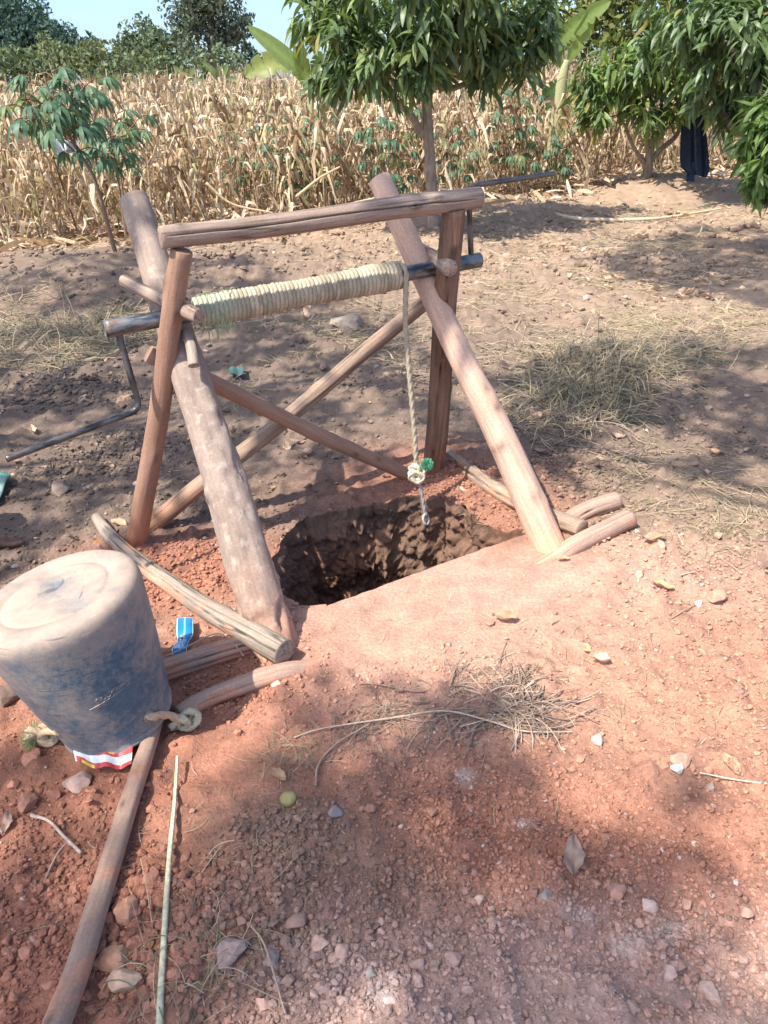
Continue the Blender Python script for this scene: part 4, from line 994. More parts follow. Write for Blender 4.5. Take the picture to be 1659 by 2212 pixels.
stick([(545, 2012, .02), (570, 2045, .02), (590, 2100, .018), (610, 2170, .01), (618, 2195, .01)], [0.0022, 0.002, 0.0018], (0.46, 0.32, 0.24), 'thin bent root beside the purplish-pink stone', 'root', 'root', 30)
stick([(1510, 1675, .01), (1590, 1692, .012), (1675, 1702, .012)], [0.0016, 0.0014], (0.72, 0.6, 0.48), 'pale straw stalk at the picture edge below the white chip', 'straw_stalk', 'straw', 20)
stick([(1195, 468, .03), (1240, 478, .03), (1330, 481, .03), (1420, 478, .03), (1500, 466, .03), (1560, 456, .03)], [0.03, 0.026, 0.02, 0.018, 0.014, 0.010], (0.62, 0.48, 0.34), 'long pale dry stalk lying across the far bare ground', 'dry_stalk', 'stalk', 60)
stick([(1470, 1248, .012), (1500, 1242, .014), (1420, 1230 - 170, .006)][:2], [0.003, 0.002], (0.5, 0.38, 0.3), 'short stick near the yellow dry leaf', 'stick', 'stick', 10)
stick([(300, 1480 - 20, .03), (400, 1432, .055), (470, 1402, .06), (505, 1412, .05), (530, 1436, .035)], [0.002, 0.002, 0.0016], (0.42, 0.36, 0.3), 'thin grey stem looping over the cracked pale log', 'stem', 'stem', 36)

# dry fallen leaves
def dry_leaf_mesh(name, colr, curl, seed):
    r = np.random.default_rng(seed); n, m_ = 13, 7; S, T = np.meshgrid(np.linspace(0, 1, n), np.linspace(-1, 1, m_), indexing='ij')
    w_ = 0.25 * np.sin(np.pi * S ** 0.85) ** 0.8 * (1 + 0.10 * np.sin(S * 23 + seed) + 0.12 * np.sign(T) * np.sin(S * 7 + seed * 2))
    x = T * w_; y = S - 0.5; z = curl * 0.5 * (np.abs(T) ** 1.5) * w_ + curl * 0.35 * (S - 0.5) ** 2 + 0.06 * np.sin(S * 9 + T * 3 + seed) + 0.12 * curl * np.maximum(0, T * np.cos(seed * 2.0) + S - 1.1)
    Vt = np.stack([x, y, z], -1).reshape(-1, 3)
    ii, jj = np.meshgrid(np.arange(n - 1), np.arange(m_ - 1), indexing='ij')
    F = np.stack([ii * m_ + jj, (ii + 1) * m_ + jj, (ii + 1) * m_ + jj + 1, ii * m_ + jj + 1], -1).reshape(-1, 4)
    col = np.array(colr) * (0.85 + 0.25 * (np.abs(T) > 0.15).astype(float).reshape(-1, 1)) * r.uniform(0.85, 1.15, (n * m_, 1))
    return make_mesh(name, Vt, [F], M['dry'], col, Vt)
DL = [dry_leaf_mesh('dry_leaf', c, k, i) for i, (c, k) in enumerate([((0.58, 0.40, 0.28), 1.1), ((0.5, 0.33, 0.22), 1.6), ((0.36, 0.26, 0.21), 0.9), ((0.60, 0.44, 0.33), 1.8), ((0.36, 0.26, 0.2), 1.2), ((0.62, 0.42, 0.24), 0.9)])]
def dry_leaf(u, v, lpx, kind, rz, label, group=None, tilt=0.15):
    p = W(u, v); z = (p - CAM) @ fwd; o = obj('dry_leaf', DL[kind]); s = lpx / FPX * z
    o.scale = (s, s, s); o.location = (p[0], p[1], p[2] + 0.008 + 0.05 * s + (0.012 if lpx > 80 else 0)); o.rotation_euler = (random.uniform(-tilt, tilt) + 0.1, random.uniform(-tilt, tilt), rz)
    return tag(o, label, 'leaf', group)
for a in [
    (1432, 1272, 46, 5, 1.0, 'yellow dry leaf lying on the lit soil beyond the platform'),
    (1236, 1862, 86, 2, -0.25, 'big withered grey-brown leaf flat on the red gravel'),
    (1090, 1342, 56, 1, 1.5, 'curled orange-brown leaf on the packed soil platform'),
    (1265, 1406, 34, 5, 0.4, 'small yellowish leaf next to a larger tan one'),
    (1293, 1432, 46, 3, 1.4, 'tan leaf just below a small yellowish leaf'),
    (600, 1682, 50, 1, 0.9, 'curled pinkish-brown leaf above the yellow-green fruit'),
    (268, 870, 42, 0, -0.6, 'pale dry leaf on the dark soil below the crank'),
    (258, 1137, 40, 0, 1.2, 'tan leaf at the foot of the brown post'),
    (73, 936, 30, 3, 0.6, 'small pale leaf near the crank handle'),
    (1575, 1660, 60, 1, 0.2, 'narrow curled brown leaf at the shaded edge'),
    (620, 975, 32, 3, 0.3, 'pale leaf left of another by the crossed braces'),
    (662, 985, 34, 3, 2.0, 'pale leaf right of another by the crossed braces'),
    (1215, 1212, 30, 0, 1.6, 'small leaf tucked beside the sunken log end'),
    (1305, 1250 - 85, 30, 0, .6, 'pale leaf on soil beyond the log ends'),
    (1410, 1172, 54, 1, 1.7, 'long folded leaf on the soil past the log ends'),
    (660, 690, 40, 3, 0.3, 'pale leaf on the ground beneath the rope coil'),
    (16, 1785, 50, 2, 0.1, 'grey leaf at the edge beside the forked stick'),
    (860, 1500 - 5, 26, 4, .8, 'small dark leaf at the front edge of the platform'),
    (1545, 985, 40, 1, 1.9, 'brown curled leaf in the lit strip beyond the hay'),
    (1155, 905, 40, 3, 0.4, 'pale leaf on dark soil left of the hay heap'),
    (440, 900, 34, 3, 1.4, 'pale leaf between the thick leaning log and the brown post'),
]: dry_leaf(*a)
lr = random.Random(8)
for k in range(70):
    u = lr.uniform(1190, 1640); v = lr.uniform(575, 650) if k < 45 else lr.uniform(420, 560)
    dry_leaf(u, v, lr.uniform(16, 32), lr.choice([0, 1, 3, 3, 0]), lr.uniform(0, 6), 'dry tan leaf in the drift of fallen leaves under the mango trees', 'fallen mango leaves on the far bare ground', 0.5)
for k in range(40):
    u = lr.uniform(0, 1650); v = lr.uniform(690, 1080)
    dry_leaf(u, v, lr.uniform(14, 26), lr.choice([0, 1, 3, 4, 2]), lr.uniform(0, 6), 'small dry leaf scattered on the shaded soil around the frame', 'small dry leaves around the frame', 0.5)

# hay, dry grass and twig tangles
def ribbons(name, spots_, label, mat=None, kind='stuff'):
    """spots: (u, v, rx_m, ry_m, n, len, width, lift, colours)"""
    mb = MB()
    for (u, v, rx, ry, n, ln, wd, lift, cols) in spots_:
        c = Wz(u, v); a = rng.uniform(0, 2 * np.pi, n); q = np.sqrt(rng.random(n))
        x = c[0] + rx * q * np.cos(a); y = c[1] + ry * q * np.sin(a); z = height(x, y)
        L = ln * rng.uniform(0.4, 1.2, n); az = rng.uniform(0, 2 * np.pi, n); bend = rng.normal(0, 0.9, n)
        k = 6; s = np.linspace(0, 1, k)
        ang = az[:, None] + bend[:, None] * (s - .5)[None]
        dx = np.cumsum(np.cos(ang), 1) / k * L[:, None]; dy = np.cumsum(np.sin(ang), 1) / k * L[:, None]
        zz = z[:, None] + 0.004 + lift * rng.random(n)[:, None] * (0.25 + np.sin(np.pi * s)[None] * rng.uniform(-0.2, 1, n)[:, None]) * (1 - q ** 2)[:, None] + lift * 0.6 * np.maximum(0, rng.normal(0, 1, n))[:, None] * s[None] * (rng.random(n) < 0.3)[:, None]
        P = np.stack([x[:, None] + dx, y[:, None] + dy, np.maximum(zz, z[:, None] + 0.002)], -1)
        wv = wd * rng.uniform(0.5, 1.3, n); sd = np.stack([-np.sin(ang), np.cos(ang), np.zeros_like(ang)], -1) * wv[:, None, None] / 2
        up = np.array([0, 0, 1.0]) * (wv * 0.35)[:, None, None]
        q3 = np.stack([P - sd, P + up, P + sd], 2).reshape(n, -1, 3)
        f = []
        for i_ in range(k - 1):
            for j_ in range(2): f.append((i_ * 3 + j_, i_ * 3 + j_ + 1, (i_ + 1) * 3 + j_ + 1, (i_ + 1) * 3 + j_))
        F_ = (np.array(f)[None] + (np.arange(n) * k * 3)[:, None, None]).reshape(-1, 4)
        cc = np.array(cols)[rng.integers(0, len(cols), n)] * rng.uniform(0.7, 1.25, (n, 1))
        mb.add(q3.reshape(-1, 3), [F_], np.repeat(cc, k * 3, 0))
    return tag(mb.build(name, mat or M['straw']), label, kind=kind)
HAY = [(0.44, 0.35, 0.23), (0.36, 0.29, 0.19), (0.27, 0.23, 0.15), (0.52, 0.42, 0.30)]
GRN = [(0.22, 0.22, 0.13), (0.34, 0.28, 0.19), (0.44, 0.34, 0.25), (0.28, 0.24, 0.165)]
GRE = [(0.30, 0.23, 0.185), (0.38, 0.285, 0.225), (0.24, 0.19, 0.15)]
TWG = [(0.33, 0.24, 0.19), (0.42, 0.31, 0.245), (0.25, 0.18, 0.145), (0.5, 0.38, 0.3)]
ribbons('hay', [(1290, 800, .42, .45, 1500, .30, .005, .16, HAY), (1260, 860, .35, .3, 700, .28, .005, .14, HAY + GRN), (1210, 900, .30, .28, 500, .25, .004, .08, HAY + GRE), (1430, 770, .55, .5, 1100, .34, .004, .09, HAY + GRN), (1570, 720, .6, .5, 900, .36, .004, .08, HAY), (1330, 850, .4, .35, 500, .3, .004, .07, GRN), (1500, 690, .7, .4, 500, .35, .004, .07, HAY)], 'heaps of cut dry grass strewn over the shaded ground past the well')
ribbons('dry_grass', [(1100, 640, .8, .7, 700, .28, .004, .05, HAY), (1060, 720, .5, .5, 500, .25, .004, .05, GRE + HAY), (1200, 620, .9, .8, 500, .3, .004, .04, HAY), (1580, 1120, .35, .25, 260, .2, .003, .03, HAY), (1480, 1000, .5, .25, 200, .2, .003, .02, HAY), (1450, 560, 1.6, 1.1, 1300, .3, .007, .05, HAY + GRE), (1250, 500, 1.6, 1.0, 900, .3, .007, .05, HAY + GRE), (1500, 470, 1.8, 1.2, 700, .3, .008, .05, HAY), (1120, 450, .9, .6, 500, .25, .008, .10, GRE), (300, 560, 1.6, .8, 500, .3, .007, .06, GRE + HAY), (900, 560, 1.6, 1.0, 500, .3, .006, .05, GRE + HAY)], 'thin straw scattered on the bare ground beyond the well')
ribbons('green_grass', [(80, 745, .8, .6, 1300, .36, .005, .14, GRN), (240, 700, .5, .5, 500, .3, .005, .1, GRN), (20, 690, .8, .6, 500, .35, .005, .12, GRN), (620, 730, .6, .5, 650, .16, .005, .06, GRN), (760, 690, .8, .6, 600, .2, .005, .05, GRE + GRN), (880, 750, .5, .4, 420, .18, .005, .05, GRN + GRE), (470, 860, .3, .2, 160, .16, .004, .05, GRN), (980, 800, .35, .3, 250, .2, .004, .04, GRE)], 'flattened half-green grass behind the log frame')
ribbons('dry_twigs', [(1090, 1525, .13, .075, 200, .17, .0030, .035, TWG), (1130, 1540, .09, .055, 110, .14, .0032, .035, TWG), (1000, 1520, .13, .05, 90, .18, .0030, .03, TWG), (900, 1545, .16, .04, 90, .13, .0018, .02, GRE + HAY), (780, 1590, .12, .05, 70, .12, .0016, .02, GRE), (640, 1640, .07, .06, 120, .10, .0012, .05, HAY + GRE), (1130, 1450, .2, .05, 90, .1, .0014, .015, HAY), (1560, 1180, .25, .12, 60, .12, .002, .02, HAY)], 'tangle of dry grey twigs and rootlets at the front edge of the platform')
ribbons('soil_straw', [(900, 1400, .6, .3, 110, .06, .0012, .01, HAY), (1350, 1450, .5, .35, 170, .07, .0014, .012, HAY), (400, 1900, .3, .3, 120, .08, .0014, .012, HAY), (1000, 1900, .6, .3, 120, .07, .0013, .01, HAY + GRE), (430, 2130, .06, .1, 70, .14, .0020, .05, GRN), (390, 2060, .08, .12, 40, .16, .002, .04, HAY), (330, 2160, .05, .08, 40, .12, .002, .05, GRN), (300, 950, .7, .5, 260, .09, .0022, .015, HAY + GRE), (1250, 1050, .6, .3, 180, .09, .002, .015, HAY), (700, 900, .6, .4, 160, .1, .002, .015, GRE)], 'short bits of straw and rootlets lying on the soil')

# ------------------------------------------------------------------ person sitting just out of the picture: only a bare foot shows
def capsule(a, b2, ra, rb, sides=16):
    a = np.asarray(a, float); b2 = np.asarray(b2, float); d = b2 - a; L = np.linalg.norm(d); d = d / (L + 1e-9)
    k = np.linspace(-math.pi / 2, 0, 6)[1:]; P = []; R = []
    for q in k: P.append(a + d * ra * math.sin(q)); R.append(ra * math.cos(q))
    for q in -k[::-1]: P.append(b2 + d * rb * math.sin(q)); R.append(rb * math.cos(q))
    V, Fs, g = tube(np.array(P), np.array(R), sides, True); return V, Fs
def fused(name, caps, mat, colr, parent, voxel=0.008, origin=None, it=6):
    mb = MB()
    for c in caps:
        V, Fs = capsule(*c); mb.add(V, Fs, colr)
    o = mb.build(name, mat, parent)
    r = o.modifiers.new('fuse', 'REMESH'); r.mode = 'VOXEL'; r.voxel_size = voxel; r.use_smooth_shade = True
    s = o.modifiers.new('soften', 'SMOOTH'); s.factor = 0.5; s.iterations = it
    return o
def flat_mat(name, colr, rough=0.6, nscale=40, var=0.15):
    m, n, l, b = new_mat(name); geo = n.new('ShaderNodeNewGeometry').outputs['Position']; f = add_noise(n, l, geo, nscale, 4)
    l.new(ramp(n, l, f, [(0.3, tuple(np.array(colr) * (1 - var))), (0.7, tuple(np.array(colr) * (1 + var)))]), b.inputs['Base Color']); setp(b, Roughness=rough); bump(n, l, f, 0.2, 0.003, b); return m
M['body'] = flat_mat('brown_skin', (0.13, 0.062, 0.042), 0.55)
M['trouser'] = flat_mat('grey_trouser', (0.25, 0.26, 0.29), 0.9, 25, 0.3)
M['shirt'] = flat_mat('faded_shirt', (0.3, 0.32, 0.36), 0.9, 25, 0.25)
M['hair'] = flat_mat('black_hair', (0.012, 0.011, 0.01), 0.8, 200, 0.4)
toe = W(60, 1172, 0.016); heel = W(-88, 1204, 0.035); fd = toe - heel; fd[2] = 0; FL = np.linalg.norm(fd); fd /= FL; fl = np.array([-fd[1], fd[0], 0])   # fl points to the little toe side (away)
sc_ = FL / 0.25
def fp(a, l_, z): return heel + fd * a * sc_ + fl * l_ * sc_ + np.array([0, 0, z * sc_ - heel[2] + height(heel[0], heel[1])])
ank = fp(0.03, 0.012, 0.095); knee = ank + np.array([-0.20, 0.06, 0.40]); hip = knee + np.array([-0.36, 0.02, -0.36])
foot = [(fp(0, 0.01, 0.033), fp(0.06, 0.012, 0.045), 0.030, 0.034), (fp(0.0, 0.01, 0.035), ank, 0.028, 0.031), (ank, fp(0.10, 0.015, 0.05), 0.031, 0.030), (fp(0.05, 0.01, 0.05), fp(0.165, 0.0, 0.024), 0.031, 0.021), (fp(0.06, 0.03, 0.03), fp(0.155, 0.035, 0.02), 0.027, 0.018), (fp(0.16, 0.0, 0.022), fp(0.165, 0.04, 0.018), 0.020, 0.016),
        (fp(0.175, -0.012, 0.021), fp(0.205, -0.018, 0.017), 0.0135, 0.0125), (fp(0.205, -0.018, 0.017), fp(0.236, -0.018, 0.019), 0.0125, 0.0125),
        (fp(0.175, 0.010, 0.018), fp(0.222, 0.010, 0.014), 0.0092, 0.0085), (fp(0.172, 0.026, 0.017), fp(0.212, 0.028, 0.013), 0.0085, 0.008), (fp(0.165, 0.040, 0.016), fp(0.198, 0.044, 0.012), 0.008, 0.0075), (fp(0.155, 0.052, 0.015), fp(0.18, 0.058, 0.011), 0.0075, 0.007)]
off2 = np.array([-0.36, 0.24, 0.0])
def both_legs(f): return f + [(a + off2, b2 + off2, ra, rb) for a, b2, ra, rb in f]
legs = [(ank, knee, 0.034, 0.05), (knee, hip, 0.052, 0.075)]
pel = hip + off2 / 2 + np.array([-0.02, 0, 0.0]); chest = pel + np.array([-0.06, 0, 0.42]); neck = chest + np.array([0.02, 0, 0.16]); head = neck + np.array([0.05, 0, 0.13])
shL, shR = chest + np.array([0, -0.18, 0.06]), chest + np.array([0, 0.18, 0.06])
elL, elR = shL + np.array([0.16, -0.04, -0.24]), shR + np.array([0.16, 0.04, -0.24]); haL, haR = knee + np.array([-0.04, -0.02, 0.06]), knee + off2 + np.array([-0.04, 0.02, 0.06])
arms = [(shL, elL, 0.045, 0.037), (elL, haL, 0.036, 0.026), (shR, elR, 0.045, 0.037), (elR, haR, 0.036, 0.026)]
hands = []
for hc in (haL, haR):
    hands.append((hc, hc + np.array([0.06, 0, -0.005]), 0.028, 0.03))
    for k, q in enumerate((-.024, -.008, .008, .024)): hands.append((hc + np.array([.07, q, 0]), hc + np.array([.12 - abs(q) * .5, q * 1.1, -.03]), 0.0095, 0.008))
    hands.append((hc + np.array([.02, -.02, 0]), hc + np.array([.06, -.05, -.01]), 0.0105, 0.009))
torso = [(pel + np.array([0, -.08, 0]), pel + np.array([0, .08, 0]), 0.10, 0.10), (pel, chest, 0.12, 0.13), (chest + np.array([0, -.11, .02]), chest + np.array([0, .11, .02]), 0.10, 0.10), (chest, neck, 0.09, 0.052), (neck, head, 0.052, 0.06)]
headc = [(head, head + np.array([0.0, 0, 0.06]), 0.085, 0.09), (head + np.array([0.02, 0, -0.04]), head + np.array([0.05, 0, -0.05]), 0.055, 0.04), (head + np.array([.075, 0, .03]), head + np.array([.10, 0, 0]), .012, .017), (head + np.array([.0, -.087, .02]), head + np.array([.0, -.09, 0]), .015, .012), (head + np.array([.0, .087, .02]), head + np.array([.0, .09, 0]), .015, .012)]
person = fused('person', both_legs(foot + legs) + torso + headc + arms + hands, M['body'], (0.1, 0.05, 0.03), None, 0.006, it=5)
tag(person, 'bare brown foot of a person sitting at the picture edge beyond the bucket', 'person')
fused('trousers', both_legs([(ank + np.array([-.03, 0.0, 0.03]), knee, 0.05, 0.07), (knee, hip, 0.07, 0.095)]) + [(pel + np.array([0, -.08, 0]), pel + np.array([0, .08, 0]), 0.115, 0.115)], M['trouser'], (0.2, 0.2, 0.2), person, 0.012)
fused('shirt', [(pel + np.array([0, -.05, .06]), pel + np.array([0, .05, .06]), 0.13, 0.13), (pel + np.array([0, 0, .05]), chest, 0.135, 0.145), (chest + np.array([0, -.12, .02]), chest + np.array([0, .12, .02]), 0.112, 0.112), (shL, elL, .062, .054), (shR, elR, .062, .054)], M['shirt'], (0.2, 0.2, 0.2), person, 0.012)
fused('hair', [(head + np.array([-.015, 0, .03]), head + np.array([-.01, 0, .075]), 0.09, 0.092)], M['hair'], (0, 0, 0), person, 0.01)

# ------------------------------------------------------------------ vegetation
def blade(n, wfun, droop, fold=0.05, cup=0.0):
    """leaf of unit length along +Y, three verts across"""
    s = np.linspace(0, 1, n); w_ = np.array([wfun(q) for q in s]); y = s - 0.25 * droop * s ** 2; z = -droop * s ** 2 * 0.8
    V = np.stack([np.stack([-w_, y, z + fold * w_ * 4], -1), np.stack([np.zeros(n), y, z], -1), np.stack([w_, y, z + fold * w_ * 4], -1)], 1).reshape(-1, 3)
    f = []
    for i_ in range(n - 1):
        for j_ in range(2): f.append((i_ * 3 + j_, i_ * 3 + j_ + 1, (i_ + 1) * 3 + j_ + 1, (i_ + 1) * 3 + j_))
    return V, [np.array(f)]
MANGO_T = [blade(6, lambda s: 0.105 * max(0.04, math.sin(math.pi * min(1, s * 0.96 + 0.02)) ** 0.8), d) for d in (0.25, 0.5, 0.8)]
def mango_tree(name, label, base, trunk, limbs, blobs, density, leaf_len, cols, n_ind=240, mat='leaf', bark='bark', group=None, clump=True, seed=1):
    """base world point; trunk [(world pts),(radii)]; blobs: (world centre, radius)"""
    base = np.asarray(base, float); root = empty(name, base); tag(root, label, 'tree', group)
    V, Fs, g = tube(spline(trunk[0], 30), np.interp(np.linspace(0, 1, 30), np.linspace(0, 1, len(trunk[1])), trunk[1]), 14, True, lambda s, th: 1 + 0.12 * fbm(np.cos(th) * 2 + s * 3, np.sin(th) * 2, seed, 3))
    obj('trunk', make_mesh('trunk', V - base, Fs, M[bark], np.array((.3, .25, .2)), g), root)
    for pts, rad in limbs:
        V, Fs, g = tube(spline(pts, 18), np.interp(np.linspace(0, 1, 18), np.linspace(0, 1, len(rad)), rad), 9, True)
        obj('limb', make_mesh('limb', V - base, Fs, M[bark], np.array((.3, .25, .2)), g), root)
    r = np.random.default_rng(seed)
    RP = []; RD = []
    for c, rad in blobs:
        k = 7 if clump else 1
        for j in range(k):
            if clump:
                e = r.normal(size=3); e /= np.linalg.norm(e); cj = np.asarray(c) + e * rad * 0.72 * np.array([1, 1, .9]); rj = rad * r.uniform(0.26, 0.46)
            else: cj = np.asarray(c); rj = rad
            n = max(3, int(density * (rad if not clump else rj * 1.05) ** 2)); d = r.normal(size=(n, 3)); d /= np.linalg.norm(d, axis=1)[:, None]
            q = rj * (0.45 + 0.55 * r.random(n) ** 0.6); RP.append(cj + d * q[:, None] * np.array([1, 1, 0.85])); RD.append(d)
    RP = np.concatenate(RP); RD = np.concatenate(RD); nl = 11; n = len(RP)
    az = r.uniform(0, 2 * np.pi, (n, nl)); el = r.normal(-0.35, 0.35, (n, nl))
    dirs = np.stack([np.cos(az) * np.cos(el), np.sin(az) * np.cos(el), np.sin(el)], -1) + 0.45 * RD[:, None] + r.normal(0, .15, (n, nl, 3)) + np.array([0, 0, -0.1])
    pos = RP[:, None] + 0.05 * r.normal(size=(n, nl, 3)) * leaf_len / 0.25
    dirs = dirs.reshape(-1, 3); pos = pos.reshape(-1, 3); N = len(pos)
    R = rot_from(dirs, np.tile(np.array([0, 0, 1.0]), (N, 1)) + r.normal(0, .35, (N, 3)))
    S = leaf_len * r.uniform(0.65, 1.2, N); kind = r.integers(0, 3, N)
    cc = np.array(cols)[r.integers(0, len(cols), N)] * r.uniform(0.75, 1.3, (N, 1))
    yl = r.random(N) < 0.035; cc[yl] = np.array([0.30, 0.27, 0.08]); S = S * np.where(r.random(N) < .2, .6, 1)
    ind = np.zeros(N, bool)
    if n_ind:
        u_, v_, Z_ = project(pos); inside = (u_ > 5) & (u_ < 1654) & (v_ > 5) & (v_ < 2200) & (Z_ > 0)
        near = np.where(inside)[0]; near = near[np.argsort(Z_[near])[:n_ind]]; ind[near] = True
        palette = [[make_mesh('leaf', MANGO_T[k][0], MANGO_T[k][1], M[mat], np.array(c)) for k in range(3)] for c in cols]
        for k in near:
            me = palette[r.integers(0, len(cols))][kind[k]]
            o = obj('leaf', me, root); Mx = Matrix(R[k].tolist()).to_4x4(); 
            o.matrix_local = Matrix.Translation(Vector(pos[k] - base)) @ Mx @ Matrix.Scale(float(S[k]), 4)
    mb = MB()
    for k in range(3):
        sel = (~ind) & (kind == k)
        if sel.sum():
            V, Fs, c_ = instance(MANGO_T[k][0], MANGO_T[k][1], R[sel], pos[sel], S[sel], cc[sel]); mb.add(V - base, Fs, c_)
    cr = mb.build('crown', M[mat], root)
    if n_ind: cr['kind'] = 'stuff'
    return root
DG = [(0.11, 0.17, 0.075), (0.14, 0.21, 0.09), (0.17, 0.245, 0.10), (0.13, 0.19, 0.10), (0.22, 0.28, 0.11)]
LG = [(0.13, 0.22, 0.06), (0.16, 0.25, 0.07), (0.19, 0.27, 0.075), (0.11, 0.18, 0.06)]
mb_ = W(937, 497); my = mb_[1]
def blobs_px(lst, Y0): return [(D(u, v, Y0 + dy), r) for u, v, dy, r in lst]
tp = [mb_ + np.array([0, 0, -.1]), mb_, D(932, 400, my), D(926, 300, my), D(921, 210, my), D(925, 110, my), D(915, -60, my)]
cl_ = [([D(912, 292, my), D(885, 245, my - .1), D(845, 210, my - .2), D(790, 150, my - .3)], [0.045, 0.035, 0.03, 0.015]),
       ([D(921, 205, my), D(960, 160, my - .1), D(1020, 100, my - .1), D(1100, 20, my)], [0.05, 0.04, 0.03, 0.02]),
       ([D(921, 215, my), D(890, 190, my - .2), D(850, 120, my - .3), D(780, 20, my - .2)], [0.045, 0.035, 0.03, 0.015]),
       ([D(923, 180, my), D(980, 190, my + .1), D(1060, 150, my + .1), D(1120, 110, my + .1)], [0.035, 0.03, 0.02, 0.012])]
mango_tree('mango_tree', 'young mango tree with a slim pale trunk standing behind the top beam', mb_, (tp, [0.09, 0.075, 0.06, 0.055, 0.05, 0.04, 0.02]), cl_,
    blobs_px([(715, 75, -.2, .34), (745, 125, -.4, .32), (850, 100, -.7, .40), (850, 10, -.7, .5), (975, 95, -.4, .32), (1010, 20, -.3, .45), (1085, 60, 0, .40), (1140, 110, .1, .28), (665, 5, .3, .33), (960, -90, 0, .9), (790, -100, 0, .9), (1110, -50, .2, .6), (715, 160, -.2, .18), (770, 50, -.5, .36), (1055, 130, 0, .22), (915, 45, -.8, .34), (800, 145, -.5, .22), (1170, 60, .2, .28), (900, 120, -.7, .2)], my), 125, 0.225, DG, 260, seed=3)
r1 = W(1395, 415); ry = r1[1]
mango_tree('mango_tree', 'low bushy mango tree with several stems beside the hanging dark cloth', r1, ([r1 + np.array([0, 0, -.1]), r1, D(1400, 360, ry), D(1405, 320, ry)], [0.09, 0.075, 0.06, 0.05]),
    [([D(1402, 350, ry), D(1430, 320, ry), D(1465, 285, ry), D(1480, 200, ry)], [0.04, 0.035, 0.03, 0.02]), ([D(1403, 340, ry), D(1395, 290, ry), D(1380, 220, ry)], [0.035, 0.03, 0.02]), ([D(1400, 360, ry), D(1370, 320, ry), D(1345, 260, ry)], [0.03, 0.025, 0.018]), ([D(1406, 330, ry), D(1425, 270, ry), D(1430, 180, ry)], [0.03, 0.025, 0.02])],
    blobs_px([(1300, 225, 0, .34), (1395, 205, -.4, .42), (1470, 165, -.4, .45), (1535, 210, -.2, .34), (1330, 160, 0, .4), (1430, 90, -.1, .45), (1275, 190, .1, .25), (1370, 130, -.2, .4), (1520, 110, 0, .4), (1440, 240, -.3, .25)], ry), 135, 0.24, DG[1:] + LG[:3], 260, seed=5)
r2 = W(1730, 445); ry2 = r2[1]
mango_tree('mango_tree', 'large dark mango tree with a thick low limb at the picture edge', r2, ([r2 + np.array([0, 0, -.1]), r2, D(1720, 380, ry2), D(1700, 200, ry2), D(1690, 0, ry2)], [0.16, 0.15, 0.13, 0.12, 0.08]),
    [([D(1715, 330, ry2), D(1650, 295, ry2 - .1), D(1590, 280, ry2 + .1), D(1560, 240, ry2 + .3)], [0.09, 0.07, 0.05, 0.03]), ([D(1705, 250, ry2), D(1630, 180, ry2), D(1570, 90, ry2)], [0.08, 0.06, 0.03])],
    blobs_px([(1600, 110, .3, .6), (1560, 20, .5, .7), (1640, 200, 0, .45), (1500, -40, .8, .7), (1690, 60, 0, .7), (1600, 220, .2, .35), (1640, -40, .4, .8), (1560, 160, .3, .4), (1700, 200, 0, .5)], ry2), 125, 0.24, DG[:4], 200, bark='bark_dark', seed=8)
r3 = W(1720, 545); ry3 = r3[1]
mango_tree('mango_sapling', 'bright green mango sapling leaning in at the picture edge below the large tree', r3, ([r3 + np.array([0, 0, -.1]), r3, D(1700, 480, ry3), D(1690, 380, ry3), D(1690, 280, ry3)], [0.06, 0.055, 0.05, 0.04, 0.015]),
    [([D(1692, 420, ry3), D(1660, 380, ry3), D(1640, 330, ry3)], [0.02, 0.015, 0.01])],
    blobs_px([(1650, 300, 0, .14), (1668, 360, -.1, .16), (1665, 250, 0.1, .14), (1710, 300, 0, .28), (1700, 380, 0, .2), (1648, 385, 0, .08)], ry3), 420, 0.2, LG, 150, seed=11)

